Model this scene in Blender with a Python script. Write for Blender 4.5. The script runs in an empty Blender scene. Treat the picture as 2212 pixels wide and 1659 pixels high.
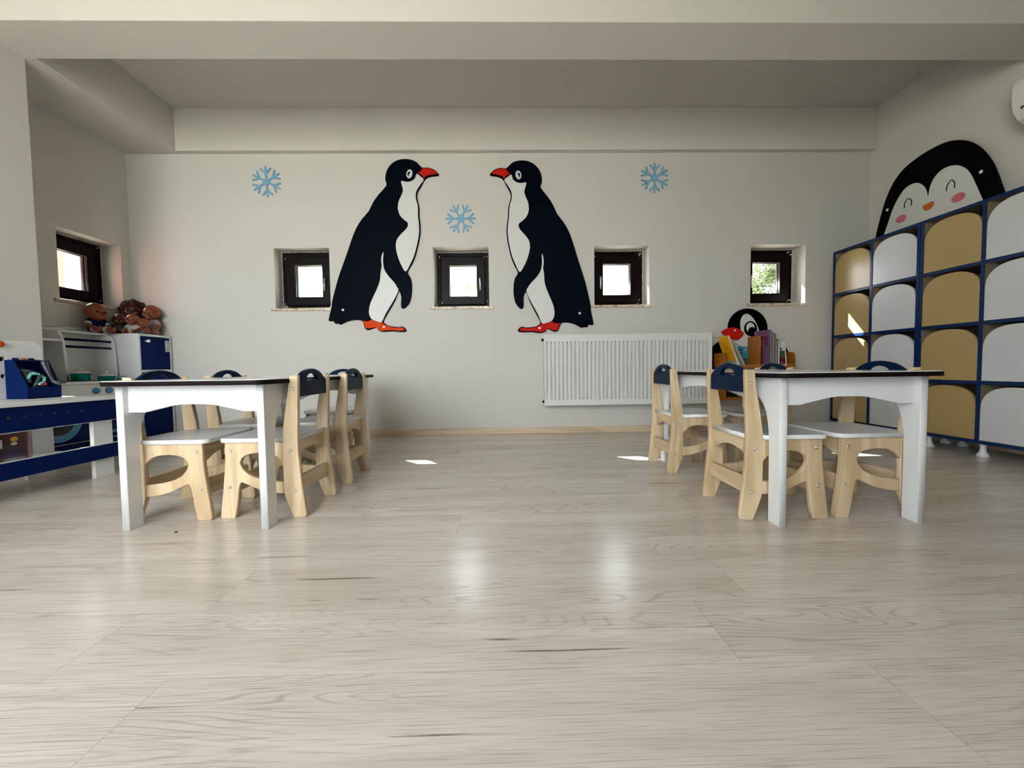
import bpy, bmesh, math, random
from mathutils import Matrix, Vector
PI = math.pi
sc = bpy.context.scene
C = sc.collection

# tuning values
EXPO = 0.0
SKY = 13.5
SUN = 60.0
P_R = 8.0
FLOOR_A = (0.55, 0.485, 0.415, 1); FLOOR_B = (0.68, 0.625, 0.56, 1); FLOOR_C = (0.46, 0.405, 0.34, 1); FLOOR_G = (0.26, 0.18, 0.125, 1)
WALLC = (0.58, 0.552, 0.505); CEILC = (0.59, 0.562, 0.515); TANC = (0.42, 0.29, 0.12)

# ------------------------------------------------------------------ camera
cam_data = bpy.data.cameras.new('camera'); cam = bpy.data.objects.new('camera', cam_data); C.objects.link(cam)
cam_data.sensor_width = 36.0; cam_data.lens = 835.0 / 2212.0 * 36.0
cam_data.clip_start = 0.02; cam_data.clip_end = 200
_rt = Vector((0.99973, -0.01914, -0.01321)); _up = Vector((0.01400, 0.04127, 0.99905)); _fw = Vector((0.01858, 0.99896, -0.04153))
_m = Matrix((( _rt.x, _up.x, -_fw.x, 0), (_rt.y, _up.y, -_fw.y, 0), (_rt.z, _up.z, -_fw.z, 0.556), (0, 0, 0, 1)))
cam.matrix_world = _m
sc.camera = cam

# ------------------------------------------------------------------ world, sun, daylight at the big windows, exposure
sc.view_settings.view_transform = 'Standard'; sc.view_settings.look = 'None'
sc.view_settings.gamma = 1.0; sc.view_settings.exposure = EXPO; sc.view_settings.use_curve_mapping = False
w = bpy.data.worlds.new('sky'); sc.world = w; w.use_nodes = True
wb = w.node_tree.nodes['Background']; wb.inputs[0].default_value = (0.90, 0.94, 1.0, 1); wb.inputs[1].default_value = SKY
sun_d = bpy.data.lights.new('sun', 'SUN'); sun_d.energy = SUN; sun_d.angle = 0.009; sun_d.color = (1.0, 0.95, 0.86)
sun = bpy.data.objects.new('sun', sun_d); C.objects.link(sun)
sun.rotation_euler = Vector((0.87, -0.83, -1.0)).to_track_quat('-Z', 'Y').to_euler()
def daylight(name, loc, direction, sx, sy, power, col):
    d = bpy.data.lights.new(name, 'AREA'); d.shape = 'RECTANGLE'; d.size = sx; d.size_y = sy; d.energy = power; d.color = col
    o = bpy.data.objects.new(name, d); C.objects.link(o); o.location = loc
    o.rotation_euler = Vector(direction).to_track_quat('-Z', 'Z').to_euler(); return o
# glazed opening in the rear wall, behind the camera on the left
daylight('daylight_rear', (-1.5, -1.46, 1.35), (0, 1, 0), 2.4, 1.7, P_R, (0.92, 0.95, 1.0))

# ------------------------------------------------------------------ helpers
def tag(o, label=None, cat=None, group=None, kind=None):
    if label: o['label'] = label
    if cat: o['category'] = cat
    if group: o['group'] = group
    if kind: o['kind'] = kind
    return o
def empty(name, loc=(0, 0, 0), rz=0, parent=None):
    o = bpy.data.objects.new(name, None); C.objects.link(o); o.location = loc; o.rotation_euler = (0, 0, rz)
    o.empty_display_size = 0.05
    if parent: o.parent = parent
    return o
def thing(name, label, cat, loc=(0, 0, 0), rz=0, group=None):
    return tag(empty(name, loc, rz), label, cat, group)
def put(name, me, mat, parent=None, smooth=False):
    o = bpy.data.objects.new(name, me); C.objects.link(o)
    me.materials.clear()
    for m in (mat if isinstance(mat, (list, tuple)) else [mat]): me.materials.append(m)
    if smooth:
        for p in me.polygons: p.use_smooth = True
    if parent: o.parent = parent
    return o
def bm_box(bm, x0, x1, y0, y1, z0, z1, bev=0.0, mi=0):
    b = bmesh.new(); bmesh.ops.create_cube(b, size=1)
    for v in b.verts: v.co = Vector(((x0 + x1) / 2 + v.co.x * (x1 - x0), (y0 + y1) / 2 + v.co.y * (y1 - y0), (z0 + z1) / 2 + v.co.z * (z1 - z0)))
    if bev > 0: bmesh.ops.bevel(b, geom=b.edges[:], offset=bev, segments=2, affect='EDGES', profile=0.5)
    for f in b.faces: f.material_index = mi
    me = bpy.data.meshes.new('t'); b.to_mesh(me); b.free(); bm.from_mesh(me); bpy.data.meshes.remove(me)
def box(name, mat, x0, x1, y0, y1, z0, z1, parent=None, bev=0.0):
    bm = bmesh.new(); bm_box(bm, x0, x1, y0, y1, z0, z1, bev)
    me = bpy.data.meshes.new(name); bm.to_mesh(me); bm.free(); return put(name, me, mat, parent)
def boxes(name, mat, lst, parent=None, bev=0.0):
    bm = bmesh.new()
    for b in lst: bm_box(bm, *b, bev=bev)
    me = bpy.data.meshes.new(name); bm.to_mesh(me); bm.free(); return put(name, me, mat, parent)
def smooth_loop(pts, n=4):
    out = []; k = len(pts)
    for i in range(k):
        p0, p1, p2, p3 = pts[i - 1], pts[i], pts[(i + 1) % k], pts[(i + 2) % k]
        for j in range(n):
            t = j / n
            out.append(tuple(0.5 * ((2 * p1[a]) + (-p0[a] + p2[a]) * t + (2 * p0[a] - 5 * p1[a] + 4 * p2[a] - p3[a]) * t * t + (-p0[a] + 3 * p1[a] - 3 * p2[a] + p3[a]) * t ** 3) for a in (0, 1)))
    return out
def smooth_open(pts, n=4):
    out = []; k = len(pts)
    for i in range(k - 1):
        p0, p1, p2, p3 = pts[max(i - 1, 0)], pts[i], pts[i + 1], pts[min(i + 2, k - 1)]
        for j in range(n):
            t = j / n
            out.append(tuple(0.5 * ((2 * p1[a]) + (-p0[a] + p2[a]) * t + (2 * p0[a] - 5 * p1[a] + 4 * p2[a] - p3[a]) * t * t + (-p0[a] + 3 * p1[a] - 3 * p2[a] + p3[a]) * t ** 3) for a in (0, 1)))
    out.append(tuple(pts[-1])); return out
def rrect(x0, x1, y0, y1, r, n=5, corners=(1, 1, 1, 1)):
    out = []
    for (cx, cy, a, on) in ((x1, y1, 0, corners[0]), (x0, y1, 1, corners[1]), (x0, y0, 2, corners[2]), (x1, y0, 3, corners[3])):
        if not on: out.append((cx, cy)); continue
        sx = -1 if cx == x1 else 1; sy = -1 if cy == y1 else 1
        for i in range(n + 1):
            t = a * PI / 2 + i / n * PI / 2
            out.append((cx + sx * r + r * math.cos(t), cy + sy * r + r * math.sin(t)))
    return out
def ring(cx, cy, rx, ry=None, n=32):
    ry = ry or rx
    return [(cx + rx * math.cos(2 * PI * i / n), cy + ry * math.sin(2 * PI * i / n)) for i in range(n)]
PLN = {'XY': Matrix.Identity(4), 'XZ': Matrix(((1, 0, 0, 0), (0, 0, -1, 0), (0, 1, 0, 0), (0, 0, 0, 1))),
       'YZ': Matrix(((0, 0, 1, 0), (1, 0, 0, 0), (0, 1, 0, 0), (0, 0, 0, 1)))}
# the plate's middle lies at 'at' along the normal axis (Y for XZ, X for YZ, Z for XY)
def plate_mesh(loops, th, plane, at, bev=0.0):
    cu = bpy.data.curves.new('c', 'CURVE'); cu.dimensions = '2D'; cu.fill_mode = 'BOTH'
    cu.extrude = max(th / 2 - bev, 1e-4); cu.bevel_depth = bev; cu.bevel_resolution = 1; cu.offset = -bev
    for lp in loops:
        s = cu.splines.new('POLY'); s.points.add(len(lp) - 1)
        for i, p in enumerate(lp): s.points[i].co = (p[0], p[1], 0, 1)
        s.use_cyclic_u = True
    o = bpy.data.objects.new('c', cu); C.objects.link(o)
    dg = bpy.context.evaluated_depsgraph_get(); dg.update()
    me = bpy.data.meshes.new_from_object(o.evaluated_get(dg))
    bpy.data.objects.remove(o); bpy.data.curves.remove(cu)
    m = PLN[plane].copy(); n = {'XY': Vector((0, 0, 1)), 'XZ': Vector((0, 1, 0)), 'YZ': Vector((1, 0, 0))}[plane]
    me.transform(Matrix.Translation(n * at) @ m)
    bm = bmesh.new(); bm.from_mesh(me); bmesh.ops.remove_doubles(bm, verts=bm.verts, dist=1e-5); bmesh.ops.recalc_face_normals(bm, faces=bm.faces); bm.to_mesh(me); bm.free()
    return me
def plate(name, mat, loops, th, plane, at, parent=None, bev=0.0):
    if loops and not isinstance(loops[0][0], (list, tuple)): loops = [loops]
    me = plate_mesh(loops, th, plane, at, bev); me.name = name
    return put(name, me, mat, parent)
def lathe(name, mat, prof, cx, cy, parent=None, n=28, axis='Z', z0=0.0):
    bm = bmesh.new(); rows = []
    for (r, z) in prof:
        row = []
        for i in range(n):
            a = 2 * PI * i / n; row.append(bm.verts.new((r * math.cos(a), r * math.sin(a), z)))
        rows.append(row)
    for a, b in zip(rows, rows[1:]):
        for i in range(n): bm.faces.new((a[i], a[(i + 1) % n], b[(i + 1) % n], b[i]))
    bmesh.ops.remove_doubles(bm, verts=bm.verts, dist=1e-6)
    bmesh.ops.recalc_face_normals(bm, faces=bm.faces)
    me = bpy.data.meshes.new(name); bm.to_mesh(me); bm.free()
    if axis == 'X': me.transform(Matrix.Rotation(PI / 2, 4, 'Y'))
    if axis == '-X': me.transform(Matrix.Rotation(-PI / 2, 4, 'Y'))
    if axis == '-Y': me.transform(Matrix.Rotation(PI / 2, 4, 'X'))
    me.transform(Matrix.Translation((cx, cy, z0)))
    return put(name, me, mat, parent, True)
def tube(bm, a, b, r0, r1=None, n=10):
    r1 = r0 if r1 is None else r1
    a = Vector(a); b = Vector(b); d = (b - a).normalized(); u = d.orthogonal().normalized(); v = d.cross(u)
    R0 = [bm.verts.new(a + (u * math.cos(2 * PI * i / n) + v * math.sin(2 * PI * i / n)) * r0) for i in range(n)]
    R1 = [bm.verts.new(b + (u * math.cos(2 * PI * i / n) + v * math.sin(2 * PI * i / n)) * r1) for i in range(n)]
    for i in range(n): bm.faces.new((R0[i], R0[(i + 1) % n], R1[(i + 1) % n], R1[i]))
    bm.faces.new(list(reversed(R0))); bm.faces.new(R1)
def tubes(name, mat, segs, parent=None, n=10):
    bm = bmesh.new()
    for s in segs: tube(bm, *s, n=n)
    bmesh.ops.recalc_face_normals(bm, faces=bm.faces)
    me = bpy.data.meshes.new(name); bm.to_mesh(me); bm.free(); return put(name, me, mat, parent, True)
def blob(name, mat, prims, parent=None, voxel=0.004, it=6, decimate=None):
    """one continuous smooth surface grown round ellipsoids ('e', centre, radii, [euler]) and tapered limbs ('c', a, b, ra, rb)"""
    bm = bmesh.new()
    for p in prims:
        if p[0] == 'e':
            r = bmesh.ops.create_icosphere(bm, subdivisions=3, radius=1)
            m = Matrix.Translation(p[1]) @ (p[3] if len(p) > 3 else Matrix.Identity(4)) @ Matrix.Diagonal((*p[2], 1))
            for v in r['verts']: v.co = m @ v.co
        else:
            a, b, ra, rb = Vector(p[1]), Vector(p[2]), p[3], p[4]
            tube(bm, a, b, ra, rb, 14)
            for q, rr in ((a, ra), (b, rb)):
                r = bmesh.ops.create_icosphere(bm, subdivisions=2, radius=rr)
                for v in r['verts']: v.co += q
    me = bpy.data.meshes.new('t'); bm.to_mesh(me); bm.free()
    o = bpy.data.objects.new('t', me); C.objects.link(o)
    md = o.modifiers.new('r', 'REMESH'); md.mode = 'VOXEL'; md.voxel_size = voxel
    ms = o.modifiers.new('s', 'SMOOTH'); ms.factor = 0.5; ms.iterations = it
    dg = bpy.context.evaluated_depsgraph_get(); dg.update()
    me2 = bpy.data.meshes.new_from_object(o.evaluated_get(dg)); bpy.data.objects.remove(o); me2.name = name
    return put(name, me2, mat, parent, True)
def text(name, mat, body, size, plane, at, x, z, parent=None, th=0.0006, mirror=False, rot=0):
    cu = bpy.data.curves.new('t', 'FONT'); cu.body = body; cu.size = size; cu.extrude = th / 2; cu.align_x = 'CENTER'; cu.align_y = 'CENTER'
    o = bpy.data.objects.new('t', cu); C.objects.link(o)
    dg = bpy.context.evaluated_depsgraph_get(); dg.update()
    me = bpy.data.meshes.new_from_object(o.evaluated_get(dg)); bpy.data.objects.remove(o)
    me.transform(Matrix.Translation((x, z, 0)) @ Matrix.Rotation(rot, 4, 'Z'))
    n = {'XZ': Vector((0, 1, 0)), 'YZ': Vector((1, 0, 0))}[plane]
    me.transform(Matrix.Translation(n * at) @ PLN[plane]); me.name = name
    return put(name, me, mat, parent)
def copy_tree(o, parent=None):
    c = o.copy(); C.objects.link(c); c.parent = parent
    for ch in list(o.children): copy_tree(ch, c)
    return c

# ------------------------------------------------------------------ materials
MATS = {}
def mat(name, col, rough=0.5, spec=0.5, metal=0.0, var=0.0, scale=8.0, bump=0.0, bscale=60.0, coat=0.0, stretch=None, trans=0.0, emit=None):
    m = bpy.data.materials.new(name); m.use_nodes = True; nt = m.node_tree; N = nt.nodes; L = nt.links
    b = N['Principled BSDF']; b.inputs['Roughness'].default_value = rough; b.inputs['Metallic'].default_value = metal
    b.inputs['Specular IOR Level'].default_value = spec; b.inputs['Coat Weight'].default_value = coat; b.inputs['Coat Roughness'].default_value = 0.12
    tc = N.new('ShaderNodeTexCoord'); mp = N.new('ShaderNodeMapping'); L.new(tc.outputs['Object'], mp.inputs[0])
    if stretch: mp.inputs['Scale'].default_value = stretch
    nz = N.new('ShaderNodeTexNoise'); nz.inputs['Scale'].default_value = scale; nz.inputs['Detail'].default_value = 4; L.new(mp.outputs[0], nz.inputs['Vector'])
    mx = N.new('ShaderNodeMix'); mx.data_type = 'RGBA'; L.new(nz.outputs['Fac'], mx.inputs[0])
    mx.inputs[6].default_value = (*[c * (1 - var) for c in col], 1); mx.inputs[7].default_value = (*[min(1, c * (1 + var)) for c in col], 1)
    L.new(mx.outputs[2], b.inputs['Base Color'])
    if bump > 0:
        n2 = N.new('ShaderNodeTexNoise'); n2.inputs['Scale'].default_value = bscale; n2.inputs['Detail'].default_value = 3; L.new(mp.outputs[0], n2.inputs['Vector'])
        bp = N.new('ShaderNodeBump'); bp.inputs['Strength'].default_value = bump; bp.inputs['Distance'].default_value = 0.002
        L.new(n2.outputs['Fac'], bp.inputs['Height']); L.new(bp.outputs[0], b.inputs['Normal'])
    if trans: b.inputs['Transmission Weight'].default_value = trans
    MATS[name] = m; return m
def wood(name, c1, c2, axis='Z', rough=0.4, freq=26.0, dark=(0.42, 0.27, 0.13)):
    m = bpy.data.materials.new(name); m.use_nodes = True; nt = m.node_tree; N = nt.nodes; L = nt.links
    b = N['Principled BSDF']; b.inputs['Roughness'].default_value = rough
    tc = N.new('ShaderNodeTexCoord'); mp = N.new('ShaderNodeMapping'); L.new(tc.outputs['Object'], mp.inputs[0])
    oi = N.new('ShaderNodeObjectInfo'); mo = N.new('ShaderNodeMath'); mo.operation = 'MULTIPLY'; mo.inputs[1].default_value = 7.0
    L.new(oi.outputs['Random'], mo.inputs[0]); cb = N.new('ShaderNodeCombineXYZ'); L.new(mo.outputs[0], cb.inputs[0]); L.new(mo.outputs[0], cb.inputs[2]); L.new(cb.outputs[0], mp.inputs['Location'])
    s = {'Z': (1, 1, 0.1), 'X': (0.1, 1, 1), 'Y': (1, 0.1, 1)}[axis]; mp.inputs['Scale'].default_value = s
    nz = N.new('ShaderNodeTexNoise'); nz.inputs['Scale'].default_value = 9; nz.inputs['Detail'].default_value = 6; nz.inputs['Distortion'].default_value = 0.8; L.new(mp.outputs[0], nz.inputs['Vector'])
    fm = N.new('ShaderNodeMath'); fm.operation = 'MULTIPLY'; fm.inputs[1].default_value = freq; L.new(nz.outputs['Fac'], fm.inputs[0])
    si = N.new('ShaderNodeMath'); si.operation = 'SINE'; L.new(fm.outputs[0], si.inputs[0])
    cr = N.new('ShaderNodeValToRGB'); cr.color_ramp.elements[0].position = 0.0; cr.color_ramp.elements[0].color = (*c1, 1); cr.color_ramp.elements[1].color = (*c2, 1)
    mr = N.new('ShaderNodeMapRange'); mr.inputs[1].default_value = -1; L.new(si.outputs[0], mr.inputs[0]); L.new(mr.outputs[0], cr.inputs[0])
    n3 = N.new('ShaderNodeTexNoise'); n3.inputs['Scale'].default_value = 80; n3.inputs['Detail'].default_value = 3; L.new(mp.outputs[0], n3.inputs['Vector'])
    r3 = N.new('ShaderNodeValToRGB'); r3.color_ramp.elements[0].position = 0.62; r3.color_ramp.elements[0].color = (0, 0, 0, 1); r3.color_ramp.elements[1].position = 0.8; L.new(n3.outputs['Fac'], r3.inputs[0])
    mx = N.new('ShaderNodeMix'); mx.data_type = 'RGBA'; L.new(cr.outputs[0], mx.inputs[6]); mx.inputs[7].default_value = (*dark, 1)
    k = N.new('ShaderNodeMath'); k.operation = 'MULTIPLY'; k.inputs[1].default_value = 0.35; L.new(r3.outputs[0], k.inputs[0]); L.new(k.outputs[0], mx.inputs[0])
    L.new(mx.outputs[2], b.inputs['Base Color'])
    MATS[name] = m; return m
def floor_material():
    m = bpy.data.materials.new('whitewashed_oak_laminate'); m.use_nodes = True; nt = m.node_tree; N = nt.nodes; L = nt.links
    def math_(op, a, b=None, v=None):
        n = N.new('ShaderNodeMath'); n.operation = op; L.new(a, n.inputs[0])
        if b is not None: L.new(b, n.inputs[1])
        if v is not None: n.inputs[1].default_value = v
        return n.outputs[0]
    def noise(vec, scale, detail=4, rough=0.55, dist=0.0):
        n = N.new('ShaderNodeTexNoise'); n.inputs['Scale'].default_value = scale; n.inputs['Detail'].default_value = detail
        n.inputs['Roughness'].default_value = rough; n.inputs['Distortion'].default_value = dist; L.new(vec, n.inputs['Vector']); return n.outputs['Fac']
    def ramp(x, a, b, ca=(0, 0, 0, 1), cb=(1, 1, 1, 1)):
        n = N.new('ShaderNodeValToRGB'); n.color_ramp.elements[0].position = a; n.color_ramp.elements[1].position = b
        n.color_ramp.elements[0].color = ca; n.color_ramp.elements[1].color = cb; L.new(x, n.inputs[0]); return n.outputs[0]
    def mix(f, a, b):
        n = N.new('ShaderNodeMix'); n.data_type = 'RGBA'
        if isinstance(f, float): n.inputs[0].default_value = f
        else: L.new(f, n.inputs[0])
        for s, i in ((a, 6), (b, 7)):
            if isinstance(s, tuple): n.inputs[i].default_value = s
            else: L.new(s, n.inputs[i])
        return n.outputs[2]
    tc = N.new('ShaderNodeTexCoord'); sp = N.new('ShaderNodeSeparateXYZ'); L.new(tc.outputs['Object'], sp.inputs[0])
    X, Y = sp.outputs[0], sp.outputs[1]
    row = math_('FLOOR', math_('DIVIDE', math_('ADD', Y, v=5.07), v=0.192))
    wn = N.new('ShaderNodeTexWhiteNoise'); wn.noise_dimensions = '1D'; L.new(row, wn.inputs['W']); rr = wn.outputs['Value']
    xs = math_('DIVIDE', math_('ADD', X, math_('MULTIPLY', rr, v=1.3)), v=1.285)
    col = math_('FLOOR', math_('ADD', xs, v=9.0))
    pid = math_('ADD', math_('MULTIPLY', row, v=13.7), math_('MULTIPLY', col, v=5.31))
    w2 = N.new('ShaderNodeTexWhiteNoise'); w2.noise_dimensions = '1D'; L.new(pid, w2.inputs['W']); pr = w2.outputs['Value']
    # seams
    fy = math_('FRACT', math_('DIVIDE', math_('ADD', Y, v=5.07), v=0.192)); fx = math_('FRACT', math_('ADD', xs, v=9.0))
    sy = math_('LESS_THAN', fy, v=0.006); sx = math_('LESS_THAN', fx, v=0.0012); seam = math_('MAXIMUM', sy, sx)
    # grain coordinates, a fresh offset per plank
    cb = N.new('ShaderNodeCombineXYZ')
    L.new(math_('ADD', X, math_('MULTIPLY', pr, v=37.0)), cb.inputs[0]); L.new(Y, cb.inputs[1]); L.new(math_('MULTIPLY', pr, v=11.0), cb.inputs[2])
    def stretch(sx_, sy_):
        n = N.new('ShaderNodeMapping'); n.inputs['Scale'].default_value = (sx_, sy_, 1); L.new(cb.outputs[0], n.inputs[0]); return n.outputs[0]
    big = noise(stretch(0.8, 8.5), 1.0, 2, 0.4, 0.35)
    rings = math_('SINE', math_('MULTIPLY', big, v=230.0))
    rings = ramp(rings, 0.55, 1.0)
    area = ramp(noise(stretch(1.0, 4.5), 1.3, 2), 0.44, 0.66)
    rings = math_('MULTIPLY', rings, area)
    fine = noise(stretch(8, 420), 1.0, 3, 0.55)
    mid = noise(stretch(1.3, 14), 1.0, 3, 0.5)
    crack = math_('MULTIPLY', ramp(noise(stretch(2.0, 85), 1.0, 2, 0.4), 0.70, 0.74), ramp(noise(stretch(1.6, 8), 2.0, 2), 0.50, 0.58))
    base = mix(ramp(mid, 0.3, 0.7), FLOOR_A, FLOOR_B)
    base = mix(math_('MULTIPLY', ramp(fine, 0.50, 0.68), v=0.48), base, FLOOR_G)
    base = mix(math_('MULTIPLY', rings, v=0.40), base, FLOOR_G)
    base = mix(math_('MULTIPLY', pr, v=0.22), base, FLOOR_C)
    base = mix(math_('MULTIPLY', crack, v=0.75), base, (0.08, 0.055, 0.035, 1))
    base = mix(math_('MULTIPLY', seam, v=0.35), base, (0.16, 0.12, 0.085, 1))
    b = N['Principled BSDF']; L.new(base, b.inputs['Base Color'])
    b.inputs['Specular IOR Level'].default_value = 0.6
    rg = N.new('ShaderNodeMapRange'); rg.inputs[3].default_value = 0.18; rg.inputs[4].default_value = 0.26; L.new(fine, rg.inputs[0]); L.new(rg.outputs[0], b.inputs['Roughness'])
    bp = N.new('ShaderNodeBump'); bp.inputs['Strength'].default_value = 0.09; bp.inputs['Distance'].default_value = 0.0012
    L.new(math_('SUBTRACT', fine, seam), bp.inputs['Height']); L.new(bp.outputs[0], b.inputs['Normal'])
    return m
def glass_material():
    m = bpy.data.materials.new('window_glass'); m.use_nodes = True; nt = m.node_tree; N = nt.nodes; L = nt.links
    N.remove(N['Principled BSDF']); t = N.new('ShaderNodeBsdfTransparent'); t.inputs[0].default_value = (0.97, 0.985, 0.98, 1)
    g = N.new('ShaderNodeBsdfGlossy'); g.inputs['Roughness'].default_value = 0.02
    lw = N.new('ShaderNodeLayerWeight'); lw.inputs[0].default_value = 0.5; pw = N.new('ShaderNodeMath'); pw.operation = 'POWER'; pw.inputs[1].default_value = 4.0; L.new(lw.outputs['Facing'], pw.inputs[0])
    fr = N.new('ShaderNodeMapRange'); fr.inputs[3].default_value = 0.03; fr.inputs[4].default_value = 0.7; L.new(pw.outputs[0], fr.inputs[0]); mx = N.new('ShaderNodeMixShader')
    L.new(fr.outputs[0], mx.inputs[0]); L.new(t.outputs[0], mx.inputs[1]); L.new(g.outputs[0], mx.inputs[2]); L.new(mx.outputs[0], N['Material Output'].inputs[0])
    return m
def marble_material():
    m = mat('brown_marble', (0.62, 0.50, 0.36), 0.35, var=0.1); N = m.node_tree.nodes; L = m.node_tree.links
    b = N['Principled BSDF']; tc = N.new('ShaderNodeTexCoord'); nz = N.new('ShaderNodeTexNoise'); nz.inputs['Scale'].default_value = 26; nz.inputs['Detail'].default_value = 7; nz.inputs['Distortion'].default_value = 1.4
    L.new(tc.outputs['Object'], nz.inputs['Vector']); r = N.new('ShaderNodeValToRGB'); e = r.color_ramp.elements
    e[0].position = 0.34; e[0].color = (0.20, 0.11, 0.06, 1); e[1].position = 0.62; e[1].color = (0.74, 0.66, 0.52, 1)
    x = e.new(0.47); x.color = (0.55, 0.42, 0.28, 1); L.new(nz.outputs['Fac'], r.inputs[0]); L.new(r.outputs[0], b.inputs['Base Color']); return m

M_floor = floor_material(); M_glass = glass_material(); M_marble = marble_material()
M_wall = mat('wall_paint', WALLC, 0.75, 0.3, var=0.02, scale=1.5, bump=0.12, bscale=160)
M_rear = mat('low_bounce_rear_wall', (0.26, 0.27, 0.25), 0.8, var=0.03)  # invented dark tone for the unseen rear wall, keeps bounced light low
M_ceil = mat('ceiling_paint', CEILC, 0.8, 0.25, var=0.02, scale=1.2, bump=0.10, bscale=120)
M_white = mat('white_laminate', (0.72, 0.72, 0.71), 0.28, var=0.015, scale=5)
M_tabletop = mat('pale_laminate_top', (0.72, 0.72, 0.70), 0.16, var=0.02, scale=5)
M_edge = mat('dark_brown_edge', (0.008, 0.004, 0.004), 0.5, spec=0.08, var=0.1)
M_birch = wood('birch_wood', (0.66, 0.51, 0.325), (0.50, 0.36, 0.205), 'Z', 0.38)
M_birch_x = wood('birch_wood_crosswise', (0.66, 0.51, 0.325), (0.50, 0.36, 0.205), 'Y', 0.38)
M_navy = mat('navy_board', (0.001, 0.010, 0.034), 0.32, spec=0.06, var=0.05)
M_blue = mat('royal_blue_board', (0.0015, 0.011, 0.072), 0.30, spec=0.06, var=0.06)
M_cab = mat('cabinet_blue', (0.002, 0.020, 0.085), 0.30, spec=0.25, var=0.05)
M_black = mat('black_board', (0.0015, 0.002, 0.003), 0.5, spec=0.04, var=0.1)
M_ink = mat('penguin_navy_black', (0.0015, 0.0035, 0.008), 0.5, spec=0.03, var=0.15)
M_pwhite = mat('penguin_white', (0.62, 0.62, 0.58), 0.40, var=0.02)
M_red = mat('beak_red', (0.50, 0.012, 0.006), 0.5, spec=0.06, var=0.05)
M_orange = mat('feet_orange', (0.66, 0.055, 0.004), 0.5, spec=0.06, var=0.05)
M_dred = mat('dark_red', (0.22, 0.01, 0.01), 0.45, var=0.1)
M_screw = mat('steel_screw', (0.55, 0.55, 0.53), 0.3, metal=0.9, var=0.05)
M_dark = mat('dark_hole', (0.012, 0.012, 0.014), 0.6, var=0.1)
M_cap = mat('white_cap', (0.8, 0.8, 0.8), 0.35, var=0.02)
M_snow = mat('snowflake_blue', (0.16, 0.35, 0.50), 0.45, var=0.06)
M_tan = mat('tan_door', TANC, 0.27, var=0.03)
M_dwhite = mat('white_door', (0.60, 0.60, 0.60), 0.27, var=0.015)
M_inner = mat('cabinet_inside', (0.25, 0.20, 0.13), 0.6, var=0.1)
M_rad = mat('radiator_enamel', (0.68, 0.68, 0.64), 0.30, var=0.01)
M_radbk = mat('radiator_channel', (0.52, 0.52, 0.50), 0.5, var=0.02)
M_frame = mat('dark_brown_window_frame', (0.006, 0.0028, 0.002), 0.4, spec=0.12, var=0.25, scale=5, stretch=(1, 1, 0.3))
M_plaster = mat('plaster_smear', (0.75, 0.75, 0.72), 0.8, var=0.05)
M_redtrim = mat('red_facade', (0.42, 0.06, 0.045), 0.6, var=0.08)
M_base = wood('baseboard_oak', (0.62, 0.48, 0.33), (0.50, 0.37, 0.25), 'X', 0.45)
M_shelf = mat('orange_board', (0.36, 0.11, 0.010), 0.4, var=0.06)
M_teal = mat('teal_enamel', (0.01, 0.30, 0.26), 0.25, var=0.05)
M_cream = mat('cream_enamel', (0.62, 0.56, 0.46), 0.3, var=0.04)
M_bluek = mat('knob_blue', (0.03, 0.20, 0.38), 0.35, var=0.05)
M_skin = mat('doll_vinyl_tan', (0.19, 0.050, 0.014), 0.30, spec=0.3, var=0.12, scale=14)
M_skin2 = mat('doll_vinyl_pink', (0.20, 0.048, 0.022), 0.32, spec=0.3, var=0.12, scale=14)
M_skin3 = mat('doll_vinyl_brown', (0.07, 0.014, 0.008), 0.32, spec=0.3, var=0.12, scale=14)
M_hair = mat('doll_hair_dark_red', (0.045, 0.005, 0.004), 0.75, var=0.4, scale=60, bump=1.0, bscale=240)
M_clothb = mat('doll_cloth_blue', (0.003, 0.007, 0.036), 0.9, spec=0.1, var=0.15, scale=30, bump=0.4, bscale=300)
M_clothw = mat('doll_cloth_white', (0.42, 0.38, 0.35), 0.85, var=0.12, scale=30, bump=0.5, bscale=200)
M_clothp = mat('doll_cloth_patterned', (0.30, 0.22, 0.23), 0.85, var=0.45, scale=90, bump=0.4, bscale=200)
M_cloths = mat('doll_cloth_turquoise', (0.01, 0.18, 0.28), 0.8, var=0.2, scale=30)
M_clothd = mat('doll_cloth_dark', (0.03, 0.035, 0.05), 0.85, var=0.2, scale=30)
M_ac = mat('ac_plastic', (0.72, 0.72, 0.64), 0.4, var=0.02)
M_tool = mat('dark_grey_plastic', (0.035, 0.045, 0.05), 0.3, var=0.4, scale=20)
M_mint = mat('mint_plastic', (0.16, 0.55, 0.48), 0.3, var=0.05)
M_redp = mat('red_plastic', (0.35, 0.015, 0.012), 0.3, var=0.1)
M_pack = mat('dark_red_print', (0.13, 0.008, 0.010), 0.25, var=0.35, scale=25)
M_film = mat('clear_film', (0.35, 0.22, 0.22), 0.15, trans=0.85)
M_yellow = mat('book_yellow', (0.72, 0.34, 0.012), 0.35, var=0.06)
M_paper = mat('paper_edge', (0.66, 0.64, 0.58), 0.8, var=0.06, scale=5, stretch=(60, 60, 1))
M_black_ink = mat('black_print', (0.02, 0.015, 0.012), 0.6, var=0.1)
M_leaf = mat('leaf_yellow_green', (0.065, 0.09, 0.03), 0.6, var=0.5, scale=6)
_n = M_leaf.node_tree; _t = _n.nodes.new('ShaderNodeBsdfTranslucent'); _t.inputs[0].default_value = (0.10, 0.14, 0.04, 1); _a = _n.nodes.new('ShaderNodeMixShader'); _a.inputs[0].default_value = 0.6
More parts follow.
